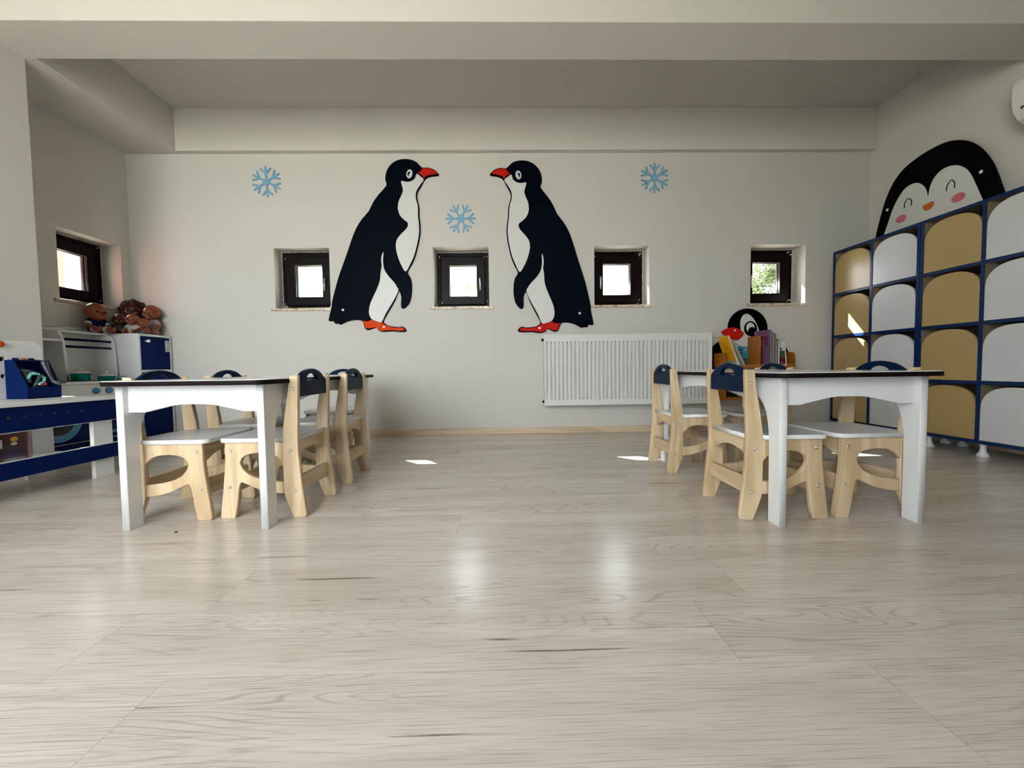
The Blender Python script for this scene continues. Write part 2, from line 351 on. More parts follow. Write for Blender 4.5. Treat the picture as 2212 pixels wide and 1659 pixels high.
_n.links.new(_n.nodes['Principled BSDF'].outputs[0], _a.inputs[1]); _n.links.new(_t.outputs[0], _a.inputs[2]); _n.links.new(_a.outputs[0], _n.nodes['Material Output'].inputs[0])
M_bark = mat('bark', (0.12, 0.08, 0.05), 0.9, var=0.3)
M_ground = mat('ground_outside', (0.45, 0.44, 0.38), 0.9, var=0.2, scale=0.5)
M_cheek = mat('cheek_pink', (0.58, 0.14, 0.17), 0.45, var=0.04)
M_fbeak = mat('face_beak_orange', (0.52, 0.11, 0.01), 0.45, var=0.08)
def col(name, c, r=0.4): return mat(name, c, r, var=0.1)

# outlines of the cut-out boards, in metres on their wall plane
SHAPES = {
 'body_a': [(-0.7939,2.2682),(-0.7385,2.2617),(-0.6925,2.2415),(-0.6517,2.1994),(-0.6099,2.1992),(-0.5636,2.1881),(-0.5315,2.1651),(-0.5161,2.144),(-0.5229,2.1331),(-0.5695,2.1287),(-0.607,2.1197),(-0.6307,2.1015),(-0.6549,2.0604),(-0.6868,2.0101),(-0.6968,1.978),(-0.6949,1.9413),(-0.6837,1.8998),(-0.6801,1.8538),(-0.6822,1.8031),(-0.676,1.7477),(-0.6756,1.683),(-0.6856,1.6182),(-0.7041,1.5441),(-0.7244,1.4792),(-0.7541,1.4143),(-0.7884,1.354),(-0.7659,1.3119),(-0.7569,1.2557),(-0.7597,1.1808),(-0.7753,1.1154),(-0.7998,1.078),(-0.8285,1.0577),(-0.8471,1.0691),(-0.8492,1.0973),(-0.8452,1.1442),(-0.851,1.177),(-0.8654,1.2006),(-0.8974,1.1259),(-0.9367,1.0607),(-0.9711,1.0046),(-0.9987,0.956),(-0.9824,0.9342),(-0.9498,0.9178),(-0.8841,0.9077),(-0.851,0.9111),(-0.8276,0.9042),(-0.8093,0.8804),(-0.8238,0.8664),(-0.8757,0.867),(-0.9228,0.8722),(-0.9888,0.8683),(-1.0264,0.8734),(-1.0467,0.8878),(-1.0584,0.9068),(-1.1107,0.8885),(-1.1389,0.8888),(-1.1553,0.9079),(-1.1583,0.9314),(-1.179,0.9646),(-1.2399,0.9681),(-1.2965,0.9565),(-1.3489,0.9317),(-1.3673,0.9431),(-1.3862,0.9387),(-1.3999,0.9482),(-1.4041,0.9623),(-1.4323,0.9608),(-1.446,0.9703),(-1.4351,1.0189),(-1.4192,1.075),(-1.413,1.1217),(-1.3867,1.2148),(-1.3554,1.317),(-1.3199,1.4097),(-1.2795,1.5114),(-1.2389,1.6221),(-1.1989,1.7141),(-1.1503,1.7874),(-1.0927,1.8515),(-1.0535,1.9247),(-1.0053,1.9887),(-0.9431,2.057),(-0.9513,2.0982),(-0.9473,2.1439),(-0.9304,2.1894),(-0.8969,2.2303),(-0.8498,2.2575)],
 'chest_a': [(-0.8216,2.0904),(-0.7799,2.0838),(-0.7426,2.0882),(-0.7095,2.1109),(-0.6947,2.1475),(-0.6673,2.1291),(-0.6381,2.1015),(-0.6641,2.065),(-0.6978,2.0147),(-0.7061,1.9781),(-0.7042,1.9413),(-0.693,1.8999),(-0.6904,1.8538),(-0.6916,1.8032),(-0.6863,1.7477),(-0.6859,1.683),(-0.6958,1.6183),(-0.7134,1.5488),(-0.7337,1.484),(-0.7632,1.4237),(-0.8023,1.3607),(-0.834,1.4057),(-0.8605,1.471),(-0.8756,1.5361),(-0.8782,1.5825),(-0.8659,1.6241),(-0.837,1.6609),(-0.7939,1.7022),(-0.7764,1.7298),(-0.7786,1.7576),(-0.8014,1.7761),(-0.8333,1.8086),(-0.8509,1.8501),(-0.8537,1.8869),(-0.8441,1.9328),(-0.8216,1.9786),(-0.8095,2.0152),(-0.816,2.0519)],
 'belly_a': [(-0.9836,1.5202),(-0.9813,1.4998),(-0.986,1.4627),(-0.9838,1.4069),(-0.9709,1.3649),(-0.9393,1.318),(-0.8984,1.271),(-0.8759,1.2334),(-0.8672,1.2053),(-0.9018,1.1354),(-0.946,1.0655),(-0.9804,1.0094),(-1.0102,0.9505),(-1.0477,0.9537),(-1.0895,0.973),(-1.1075,1.0014),(-1.113,1.039),(-1.1,1.0998),(-1.07,1.1651),(-1.0353,1.2349),(-1.0149,1.2954),(-1.0087,1.3513),(-0.9978,1.407),(-1.0006,1.4442),(-0.9956,1.4906)],
 'beak_a': [(-0.6464,2.1916),(-0.6238,2.1923),(-0.6023,2.1915),(-0.5763,2.1855),(-0.5504,2.1714),(-0.5363,2.1601),(-0.5258,2.1491),(-0.539,2.1456),(-0.5725,2.141),(-0.5964,2.1376),(-0.6156,2.1318),(-0.6265,2.1237),(-0.6351,2.112),(-0.6466,2.1296),(-0.6629,2.1437),(-0.6841,2.1567),(-0.6672,2.1648),(-0.655,2.1788)],
 'mouth_a': [(-0.6509,2.1519),(-0.6271,2.1495),(-0.6031,2.1552),(-0.5769,2.1575),(-0.5508,2.1527),(-0.5769,2.1556),(-0.6032,2.1517),(-0.6272,2.1455)],
 'pupil_a': [(-0.7613,2.161),(-0.7553,2.164),(-0.747,2.1616),(-0.746,2.1534),(-0.7521,2.1488),(-0.757,2.1418),(-0.7585,2.1301),(-0.7621,2.1282),(-0.7667,2.1348),(-0.7695,2.1441),(-0.7674,2.1547)],
 'eye_a': [(-0.7288,2.1475),(-0.7285,2.1566),(-0.7299,2.165),(-0.733,2.1723),(-0.7375,2.1779),(-0.743,2.1814),(-0.7494,2.1826),(-0.756,2.1815),(-0.7624,2.178),(-0.7683,2.1724),(-0.7732,2.1652),(-0.7767,2.1568),(-0.7787,2.1477),(-0.779,2.1386),(-0.7776,2.1301),(-0.7745,2.1229),(-0.7701,2.1173),(-0.7645,2.1137),(-0.7582,2.1125),(-0.7516,2.1137),(-0.7451,2.1172),(-0.7392,2.1227),(-0.7343,2.13),(-0.7308,2.1384)],
 'feet_a': [(-1.1713,0.9635),(-1.144,0.9563),(-1.1199,0.9567),(-1.0938,0.9695),(-1.0717,0.959),(-1.0445,0.9483),(-1.0084,0.9479),(-0.9934,0.9306),(-0.973,0.92),(-0.9354,0.9075),(-0.8942,0.9001),(-0.8665,0.9033),(-0.8424,0.9013),(-0.8238,0.8873),(-0.8326,0.8787),(-0.8672,0.8757),(-0.9016,0.8795),(-0.9361,0.8816),(-0.9878,0.8788),(-1.0258,0.8775),(-1.0428,0.8863),(-1.0561,0.9037),(-1.0697,0.9073),(-1.1009,0.9007),(-1.1285,0.8976),(-1.1455,0.903),(-1.1503,0.9151),(-1.1515,0.9323),(-1.1596,0.9496)],
 'toe_a': [(-1.0924,0.9575),(-1.0883,0.9574),(-1.0809,0.9384),(-1.0654,0.9124),(-1.0696,0.9118),(-1.086,0.9385)],
 'dots_a': [(-1.3257,1.0516),(-0.9939,0.9092)],
 'neckdot_a': [(-0.776,2.0446),(-0.6182,2.174)],
 'body_b': [(0.1821,2.2532),(0.1273,2.2497),(0.0811,2.232),(0.0387,2.1923),(-0.0022,2.1945),(-0.048,2.1859),(-0.0806,2.1648),(-0.0969,2.1447),(-0.091,2.1335),(-0.0457,2.1265),(-0.0097,2.1155),(0.0123,2.0961),(0.0335,2.0539),(0.0617,2.0021),(0.0696,1.9696),(0.0655,1.9331),(0.0521,1.8925),(0.0458,1.8469),(0.0449,1.7964),(0.0355,1.7416),(0.0313,1.6772),(0.0371,1.6122),(0.0508,1.5374),(0.0668,1.4715),(0.0919,1.4051),(0.1219,1.3428),(0.0974,1.3023),(0.0853,1.247),(0.0835,1.1723),(0.0949,1.106),(0.1166,1.0672),(0.1436,1.045),(0.1624,1.0551),(0.1662,1.0831),(0.1651,1.13),(0.1727,1.1624),(0.1883,1.1849),(0.2152,1.1083),(0.2499,1.0405),(0.2803,0.9823),(0.3046,0.9318),(0.2872,0.9112),(0.2542,0.8972),(0.1891,0.8917),(0.1568,0.8974),(0.1335,0.8922),(0.1141,0.8698),(0.1275,0.8548),(0.1784,0.8517),(0.2249,0.8536),(0.2896,0.845),(0.3269,0.8474),(0.3478,0.8603),(0.3604,0.8785),(0.4109,0.8565),(0.4387,0.8548),(0.4561,0.8727),(0.4605,0.896),(0.4829,0.9277),(0.5434,0.9269),(0.5988,0.9113),(0.6492,0.8828),(0.6682,0.893),(0.6867,0.8871),(0.7009,0.8957),(0.706,0.9096),(0.7339,0.906),(0.7481,0.9146),(0.7402,0.9642),(0.7278,1.0216),(0.7245,1.0689),(0.7039,1.1641),(0.679,1.2687),(0.6493,1.3639),(0.6154,1.4684),(0.5818,1.5818),(0.5478,1.6764),(0.5041,1.7528),(0.4511,1.8203),(0.4168,1.8959),(0.3731,1.9625),(0.316,2.0344),(0.3265,2.075),(0.3253,2.1208),(0.3113,2.1672),(0.2808,2.2099),(0.2363,2.2395)],
 'chest_b': [(0.1985,2.0744),(0.1573,2.0702),(0.121,2.0767),(0.09,2.1012),(0.0777,2.1383),(0.0497,2.1215),(0.0196,2.0957),(0.0428,2.058),(0.0728,2.006),(0.0787,1.9691),(0.0746,1.9326),(0.0612,1.892),(0.0559,1.8464),(0.054,1.7959),(0.0456,1.741),(0.0413,1.6767),(0.0472,1.6117),(0.0602,1.5415),(0.0761,1.4757),(0.1015,1.4138),(0.1359,1.3485),(0.1697,1.3913),(0.1996,1.4547),(0.2184,1.5187),(0.2237,1.5648),(0.2141,1.607),(0.1879,1.6455),(0.1482,1.6893),(0.1327,1.7178),(0.1364,1.7453),(0.16,1.7624),(0.1931,1.7929),(0.2129,1.8333),(0.2178,1.8698),(0.2112,1.9161),(0.1918,1.963),(0.1822,2.0002),(0.1908,2.0364)],
 'belly_b': [(0.3235,1.496),(0.3201,1.4758),(0.3225,1.4384),(0.317,1.3829),(0.3017,1.3418),(0.2679,1.2971),(0.2248,1.2529),(0.2005,1.2169),(0.1903,1.1894),(0.2201,1.1174),(0.2593,1.0447),(0.2898,0.9864),(0.3156,0.9255),(0.3527,0.9261),(0.3951,0.9424),(0.4145,0.9695),(0.4222,1.0068),(0.4131,1.0685),(0.3874,1.1357),(0.3574,1.2078),(0.3409,1.2695),(0.3382,1.3257),(0.3308,1.3821),(0.3357,1.4191),(0.3336,1.4657)],
 'beak_b': [(0.033,2.1849),(0.011,2.1868),(-0.01,2.1872),(-0.0358,2.1827),(-0.0619,2.17),(-0.0762,2.1596),(-0.0871,2.1492),(-0.0745,2.145),(-0.0421,2.1387),(-0.019,2.134),(-0.0006,2.1272),(0.0095,2.1184),(0.0172,2.1064),(0.0295,2.1232),(0.0464,2.1364),(0.0678,2.1481),(0.0518,2.1571),(0.0407,2.1717)],
 'mouth_b': [(0.035,2.1451),(0.0117,2.144),(-0.0114,2.1511),(-0.0368,2.1547),(-0.0626,2.1514),(-0.0369,2.1529),(-0.0115,2.1476),(0.0115,2.1401)],
 'pupil_b': [(0.1436,2.1481),(0.1379,2.1514),(0.1297,2.1495),(0.1282,2.1414),(0.1339,2.1365),(0.1383,2.1292),(0.139,2.1175),(0.1424,2.1154),(0.1473,2.1217),(0.1507,2.1309),(0.1492,2.1415)],
 'eye_b': [(0.111,2.1365),(0.1113,2.1456),(0.1132,2.1539),(0.1166,2.161),(0.1213,2.1663),(0.127,2.1695),(0.1332,2.1704),(0.1396,2.1688),(0.1458,2.165),(0.1512,2.1592),(0.1555,2.1517),(0.1585,2.1431),(0.1599,2.1339),(0.1597,2.1249),(0.1578,2.1165),(0.1543,2.1094),(0.1496,2.1041),(0.1439,2.1009),(0.1377,2.1),(0.1313,2.1016),(0.1251,2.1054),(0.1197,2.1112),(0.1154,2.1187),(0.1124,2.1274)],
 'feet_b': [(0.4752,0.9272),(0.4478,0.9219),(0.4241,0.924),(0.3991,0.9386),(0.3767,0.9296),(0.3492,0.921),(0.3136,0.9231),(0.2978,0.9068),(0.2771,0.8977),(0.2394,0.8879),(0.1985,0.8835),(0.1716,0.8885),(0.1478,0.8883),(0.1287,0.8756),(0.1369,0.8665),(0.1706,0.861),(0.2046,0.8624),(0.2385,0.8621),(0.2893,0.8555),(0.3265,0.8515),(0.3438,0.8591),(0.3579,0.8756),(0.3716,0.8782),(0.4019,0.8694),(0.429,0.8643),(0.4461,0.8685),(0.4516,0.8803),(0.4539,0.8974),(0.4629,0.9141)],
 'toe_b': [(0.397,0.9267),(0.3929,0.9269),(0.3845,0.9085),(0.3677,0.8836),(0.3718,0.8827),(0.3896,0.9082)],
 'dots_b': [(0.6334,1.0046),(0.2971,0.8854)],
 'neckdot_b': [(0.1511,2.0314),(0.0045,2.1689)],
 'face_black': [(3.1619,1.5829),(3.1477,1.6489),(3.1189,1.7536),(3.0904,1.8412),(3.0523,1.9225),(3.0052,1.9871),(2.9406,2.0355),(2.8694,2.0585),(2.8014,2.0714),(2.7363,2.0749),(2.6739,2.0697),(2.6139,2.0504),(2.556,2.0147),(2.5067,1.9667),(2.4654,1.9082),(2.4248,1.8319),(2.3978,1.7642),(2.3739,1.684),(2.357,1.6231),(2.3425,1.5752)],
 'face_white': [(3.0884,1.5834),(3.0553,1.6702),(3.0277,1.7472),(2.9862,1.8212),(2.9361,1.8746),(2.8822,1.8868),(2.8381,1.8726),(2.8031,1.8365),(2.7809,1.7909),(2.771,1.7351),(2.7662,1.7666),(2.757,1.8153),(2.7302,1.8638),(2.684,1.8927),(2.6312,1.8912),(2.5869,1.8702),(2.547,1.832),(2.5145,1.7755),(2.4889,1.7074),(2.4636,1.6326),(2.4458,1.5817)],
 'eye_l': [(2.9339,1.7304),(2.9312,1.7649),(2.9154,1.788),(2.8972,1.7849),(2.8832,1.7632),(2.8849,1.7289)],
 'eye_r': [(2.6542,1.7323),(2.6499,1.7658),(2.632,1.7911),(2.6171,1.7866),(2.6054,1.7619),(2.6066,1.7309)],
 'fbeak': [(2.8056,1.6899),(2.774,1.6965),(2.7415,1.7005),(2.7275,1.6885),(2.7363,1.6616),(2.7603,1.6475),(2.7895,1.6548)],
 'cheeks': [(2.9962,1.6626),(2.9165,1.6654),(2.956,1.6883),(2.9543,1.6289),(2.6228,1.657),(2.5419,1.6608),(2.583,1.6888),(2.5812,1.6269)],
 'fdots': [(3.0682,1.7711),(2.4631,1.7676)],
 'bs_head': [(2.2137,0.8619),(2.2089,0.8986),(2.196,0.9335),(2.1756,0.9649),(2.1488,0.9912),(2.1168,1.0111),(2.0813,1.0236),(2.044,1.0281),(2.0069,1.0244),(1.9717,1.0126),(1.9403,0.9934),(1.9141,0.9677),(1.8945,0.9368),(1.8825,0.9022),(1.8787,0.8656),(1.8833,0.8289),(1.896,0.794),(1.9163,0.7625),(1.9431,0.736),(1.9751,0.716),(2.0107,0.7033),(2.0481,0.6987),(2.0854,0.7024),(2.1207,0.7142),(2.1523,0.7335),(2.1785,0.7594),(2.1981,0.7905),(2.21,0.8252)],
 'bs_patch': [(2.0297,0.9829),(2.0056,0.9733),(1.9873,0.9461),(1.9802,0.9132),(1.9799,0.8802),(1.9828,0.8546),(1.9664,0.8181),(1.9333,0.7781),(1.9337,0.7431),(1.99,0.7112),(2.1021,0.7098),(2.1689,0.7495),(2.1571,0.7938),(2.1377,0.8455),(2.1222,0.8897),(2.0993,0.9302),(2.0727,0.9635),(2.0502,0.9783)],
 'bs_ring': [(2.1218,0.8585),(2.1203,0.8725),(2.116,0.8859),(2.1093,0.898),(2.1004,0.908),(2.0898,0.9157),(2.0781,0.9204),(2.0658,0.9222),(2.0536,0.9207),(2.0419,0.9162),(2.0316,0.9088),(2.023,0.8989),(2.0165,0.887),(2.0126,0.8738),(2.0114,0.8597),(2.0129,0.8457),(2.0172,0.8323),(2.0239,0.8202),(2.0328,0.8101),(2.0433,0.8025),(2.0551,0.7977),(2.0674,0.796),(2.0797,0.7974),(2.0913,0.8019),(2.1017,0.8093),(2.1103,0.8192),(2.1167,0.8312),(2.1206,0.8445)],
 'bs_light': [(2.1001,0.8672),(2.0991,0.8766),(2.0963,0.8855),(2.092,0.8936),(2.0863,0.9003),(2.0795,0.9054),(2.072,0.9086),(2.0641,0.9097),(2.0562,0.9088),(2.0488,0.9057),(2.0421,0.9008),(2.0366,0.8942),(2.0325,0.8862),(2.03,0.8773),(2.0292,0.868),(2.0302,0.8586),(2.0329,0.8496),(2.0372,0.8416),(2.0429,0.8348),(2.0497,0.8297),(2.0573,0.8265),(2.0652,0.8254),(2.073,0.8263),(2.0805,0.8294),(2.0872,0.8343),(2.0927,0.8409),(2.0968,0.8489),(2.0993,0.8578)],
 'bs_pupil': [(2.1125,0.8311),(2.1115,0.8402),(2.1089,0.8489),(2.1047,0.8568),(2.0991,0.8634),(2.0926,0.8683),(2.0853,0.8714),(2.0776,0.8726),(2.07,0.8716),(2.0628,0.8687),(2.0563,0.8638),(2.051,0.8574),(2.047,0.8496),(2.0446,0.841),(2.0438,0.8318),(2.0448,0.8227),(2.0474,0.814),(2.0516,0.8061),(2.0571,0.7995),(2.0637,0.7946),(2.071,0.7914),(2.0787,0.7903),(2.0863,0.7913),(2.0935,0.7942),(2.1,0.799),(2.1053,0.8055),(2.1093,0.8133),(2.1118,0.8219)],
 'bs_beak': [(1.8135,0.8326),(1.8579,0.8596),(1.8876,0.8685),(1.9174,0.8711),(1.9622,0.8585),(1.9923,0.8361),(2.0056,0.8139),(1.9854,0.7848),(1.9632,0.7685),(1.9334,0.7634),(1.8885,0.7823),(1.8436,0.8048)],
 'bs_body': [(1.7329,0.6849),(1.7698,0.7249),(1.8217,0.761),(1.8773,0.7824),(1.9517,0.7962),(2.0468,0.7988),(2.1384,0.794),(2.232,0.7819),(2.3072,0.7626),(2.364,0.7251),(2.3947,0.6804),(2.4098,0.6359),(2.4167,0.4951),(2.4123,0.3092),(1.7696,0.3186),(1.6902,0.4309),(1.704,0.5785)],
 'bs_belly': [(1.885,0.7603),(1.9179,0.8186),(2.0462,0.8465),(2.1382,0.8087),(2.2511,0.7559),(2.3154,0.7183),(2.3463,0.6626),(2.3553,0.57),(2.3516,0.3288),(1.8256,0.3363),(1.8346,0.5768),(1.8596,0.687)],
 'bs_dots': [(1.9281,0.8449),(2.045,0.9491)],
 'fl': [(-1.9144,2.0948),(-0.3449,1.7912),(1.2636,2.1134)],
}
# ------------------------------------------------------------------ the room
XL, XR, YB, YR, ZC = -3.035, 3.085, 3.25, -1.40, 2.652
def struct(o, cat=None): o['kind'] = 'structure'; return o
struct(box('floor', M_floor, -3.39, 3.3, -1.55, 3.6, -0.12, 0.0))
struct(box('ceiling', M_ceil, -3.39, 3.3, -1.55, 3.6, ZC, ZC + 0.15))
def wall(name, axis, t0, t1, a0, a1, holes, mat_=None):
    """wall slab along X (axis 'X') or along Y, with rectangular holes (a0, a1, z0, z1)"""
    us = sorted({a0, a1, *[h[0] for h in holes], *[h[1] for h in holes]}); zs = sorted({0.0, ZC, *[h[2] for h in holes], *[h[3] for h in holes]})
    bm = bmesh.new()
    solid = lambda i, k: 0 <= i < len(us) - 1 and 0 <= k < len(zs) - 1 and not any(h[0] < (us[i] + us[i + 1]) / 2 < h[1] and h[2] < (zs[k] + zs[k + 1]) / 2 < h[3] for h in holes)
    def V(u, t, z): return bm.verts.new((u, t, z) if axis == 'X' else (t, u, z))
    for i in range(len(us) - 1):
        for k in range(len(zs) - 1):
            if not solid(i, k): continue
            u0, u1, z0, z1 = us[i], us[i + 1], zs[k], zs[k + 1]
            for t in (t0, t1): bm.faces.new((V(u0, t, z0), V(u1, t, z0), V(u1, t, z1), V(u0, t, z1)))
            for (di, dk, a, b) in ((-1, 0, (u0, z0), (u0, z1)), (1, 0, (u1, z0), (u1, z1)), (0, -1, (u0, z0), (u1, z0)), (0, 1, (u0, z1), (u1, z1))):
                if not solid(i + di, k + dk):
                    bm.faces.new((V(a[0], t0, a[1]), V(b[0], t0, b[1]), V(b[0], t1, b[1]), V(a[0], t1, a[1])))
    bmesh.ops.remove_doubles(bm, verts=bm.verts, dist=1e-5); bmesh.ops.recalc_face_normals(bm, faces=bm.faces)
    me = bpy.data.meshes.new(name); bm.to_mesh(me); bm.free(); return struct(put(name, me, mat_ or M_wall))
W = [(-1.880, -1.430), (-0.580, -0.120), (0.760, 1.222), (2.080, 2.549)]
ZW0, ZW1 = 1.072, 1.563
wall('wall_back', 'X', YB, 3.56, -3.385, 3.3, [(a, b, ZW0, ZW1) for a, b in W])
wall('wall_left', 'Y', -3.375, XL, -1.55, YB, [(2.725, 3.168, ZW0, ZW1)])
wall('wall_right', 'Y', XR, 3.3, -1.55, YB, [])
wall('wall_rear', 'X', -1.55, YR, XL, XR, [(-2.8, -0.2, 0.4, 2.3)], M_rear)
struct(box('wall_pillar', M_wall, XL, -2.656, 2.0, 2.285, 0, 2.318))
struct(box('trim_1', M_ceil, XL, XR, 2.043, 2.287, 2.318, ZC, bev=0.003))
struct(box('trim_2', M_wall, XL, -2.597, 2.287, YB, 2.318, ZC, bev=0.004))
struct(box('trim_3', M_wall, -2.597, XR, 3.200, YB, 2.318, ZC, bev=0.003))
struct(box('baseboard_back', M_base, XL, XR, 3.236, YB, 0, 0.053, bev=0.003))
struct(box('baseboard_left', M_base, XL, XL + 0.014, 2.285, 3.236, 0, 0.053, bev=0.003))
struct(box('baseboard_right', M_base, XR - 0.014, XR, -1.4, 3.236, 0, 0.053, bev=0.003))
struct(box('ground_outside', M_ground, -40, 40, -40, 60, -0.5, -0.3))

def make_window(n, w_, y0=0.155, red=False, left=True):
    """window in local coordinates: opening centred on x = 0, the room side towards -y, sill height z = 0"""
    r = empty('window_%d' % n); r['kind'] = 'structure'
    h = ZW1 - ZW0; a = w_ / 2
    def frame(x0, x1, z0, z1, t, ya, yb, name, m, bev=0.004):
        o = [(x0, z0), (x1, z0), (x1, z1), (x0, z1)]; i = [(x0 + t, z0 + t), (x1 - t, z0 + t), (x1 - t, z1 - t), (x0 + t, z1 - t)]
        return plate(name, m, [o, i], yb - ya, 'XZ', (ya + yb) / 2, r, bev)
    frame(-a, a, 0.0, h, 0.045, y0, y0 + 0.065, 'window_frame', M_frame)
    frame(-a + 0.036, a - 0.036, 0.036, h - 0.036, 0.076, y0 - 0.014, y0 + 0.05, 'sash', M_frame, 0.008)
    frame(-a + 0.106, a - 0.106, 0.106, h - 0.106, 0.009, y0 + 0.018, y0 + 0.045, 'glazing_bead', M_frame, 0.002)
    box('glass', M_glass, -a + 0.107, a - 0.107, y0 + 0.028, y0 + 0.032, 0.107, h - 0.107, r)
    s = 1 if left else -1
    hb = boxes('handle', M_frame, [(s * (a - 0.078) - 0.010, s * (a - 0.078) + 0.010, y0 - 0.022, y0 - 0.012, 0.215, 0.275)], r, 0.003)
    tubes('lever', M_screw, [((s * (a - 0.078), y0 - 0.02, 0.255), (s * (a - 0.078), y0 - 0.05, 0.255), 0.006, 0.006), ((s * (a - 0.078), y0 - 0.048, 0.262), (s * (a - 0.078), y0 - 0.046, 0.155), 0.0065, 0.005)], hb)
    box('sill', M_marble, -a - 0.035, a + 0.035, -0.012, y0 - 0.0, -0.022, 0.0, r, 0.002)
    random.seed(n * 7)
    sp = []
    for (sx, sz) in ((-1, 1), (1, 1), (-1, 0), (1, 0)):
        for k in range(random.randint(1, 3)):
            x = sx * (a - 0.018 - random.random() * 0.03); z = h * sz + (-1 if sz else 1) * (0.02 + random.random() * 0.05); ww = 0.003 + random.random() * 0.006; hh = 0.004 + random.random() * 0.014
            sp.append((x - ww / 2, x + ww / 2, y0 - 0.0165, y0 - 0.0005, z - hh / 2, z + hh / 2))
    boxes('plaster_smears', M_plaster, sp, r)
    # ragged plaster bead where the reveal meets the frame
    bm = bmesh.new()
    for (xa, za, xb, zb) in ((-a, 0, -a, h), (a, 0, a, h), (-a, h, a, h)):
        L_ = math.hypot(xb - xa, zb - za); k = int(L_ / 0.02)
        pts = [(xa + (xb - xa) * i / k, za + (zb - za) * i / k, 0.0035 + random.random() * 0.0035) for i in range(k + 1)]
        for p, q in zip(pts, pts[1:]): tube(bm, (p[0], y0, p[1]), (q[0], y0, q[1]), p[2], q[2], 6)
    me = bpy.data.meshes.new('plaster_bead'); bm.to_mesh(me); bm.free(); put('plaster_bead', me, M_wall, r, True)
    if red:
        o = [(-a, -0.0), (a, 0.0), (a, h), (-a, h)]; i = [(-a + 0.012, 0.0), (a - 0.012, 0.0), (a - 0.012, h - 0.012), (-a + 0.012, h - 0.012)]
        boxes('outer_lining', M_redtrim, [(-a, -a + 0.012, y0 + 0.07, 0.30, 0, h), (a - 0.012, a, y0 + 0.07, 0.30, 0, h), (-a, a, y0 + 0.07, 0.30, h - 0.012, h)], r)
    return r
for i, (a, b) in enumerate(W):
    r = make_window(i + 2, b - a, y0=0.115 if i == 0 else 0.155, red=(i == 3), left=(i < 2)); r.location = ((a + b) / 2, YB, ZW0)
r = make_window(1, 0.443, red=False, left=False); r.location = (XL, (2.725 + 3.168) / 2, ZW0); r.rotation_euler = (0, 0, PI / 2)
def big_window(n, loc, rz, w_, h):
    r = empty('window_%d' % n, loc, rz); r['kind'] = 'structure'
    o = [(-w_ / 2, 0), (w_ / 2, 0), (w_ / 2, h), (-w_ / 2, h)]; t = 0.05
    i1 = [(-w_ / 2 + t, t), (-t / 2, t), (-t / 2, h - t), (-w_ / 2 + t, h - t)]; i2 = [(t / 2, t), (w_ / 2 - t, t), (w_ / 2 - t, h - t), (t / 2, h - t)]
    plate('window_frame', M_frame, [o, i1, i2], 0.04, 'XZ', 0.02, r, 0.004)
    box('glass', M_glass, -w_ / 2, w_ / 2, 0.12, 0.124, 0, h, r)
big_window(6, (-1.5, YR, 0.4), PI, 2.6, 1.9)

# red facade post, added red bounce panel and trees outside the small windows
t = thing('facade_post', 'narrow red facade post standing outside beyond the small left window', 'post', (-3.78, 3.38, 0.0))
box('board', M_redtrim, -0.03, 0.03, -0.035, 0.035, -0.3, 2.6, t, 0.004)
t = thing('red_bounce_panel', 'wide red panel added out of view outside the small left window to bounce red light', 'bounce panel', (-3.75, 2.42, 0.0))
box('board', M_redtrim, -0.36, 0.30, -0.02, 0.02, -0.3, 2.6, t, 0.004)  # unseen board, added so sunlight bounces red onto the window reveal
def tree(label, x, y, zc, r, seed, n, rr=(1, 1, 1)):
    random.seed(seed); t = thing('tree', label, 'tree', (x, y, -0.3), group=None)
    bm = bmesh.new()
    cl = [Vector((random.gauss(0, .45) * rr[0], random.gauss(0, .45) * rr[1], random.gauss(0, .42) * rr[2])) * r for _ in range(26)]
    for i in range(n):
        c = random.choice(cl) + Vector((random.gauss(0, .16), random.gauss(0, .16), random.gauss(0, .16))) * r
        a = random.random() * 6.28; e = random.uniform(-.9, .9); s = r * random.uniform(.03, .06)
        u = Vector((math.cos(a), math.sin(a), e)).normalized(); v = u.orthogonal().normalized()
        p = c + Vector((0, 0, zc + 0.3))
        vs = [bm.verts.new(p - u * s), bm.verts.new(p + v * s * .45), bm.verts.new(p + u * s), bm.verts.new(p - v * s * .45)]; bm.faces.new(vs)
    me = bpy.data.meshes.new('foliage'); bm.to_mesh(me); bm.free(); put('foliage', me, M_leaf, t)
    tubes('trunk', M_bark, [((0, 0, 0), (0, 0, zc), 0.10, 0.06)] + [((0, 0, zc - 0.2), tuple(c * 0.8 + Vector((0, 0, zc + 0.3))), 0.025, 0.008) for c in cl[:12]], t)
tree('pale green tree outside, low in the window between the two penguins', -0.95, 12.0, 2.8, 0.9, 3, 2200, (0.9, 1, .8))
tree('pale green leafy tree filling the rightmost small window', 8.15, 12.2, 2.75, 1.25, 5, 9000)

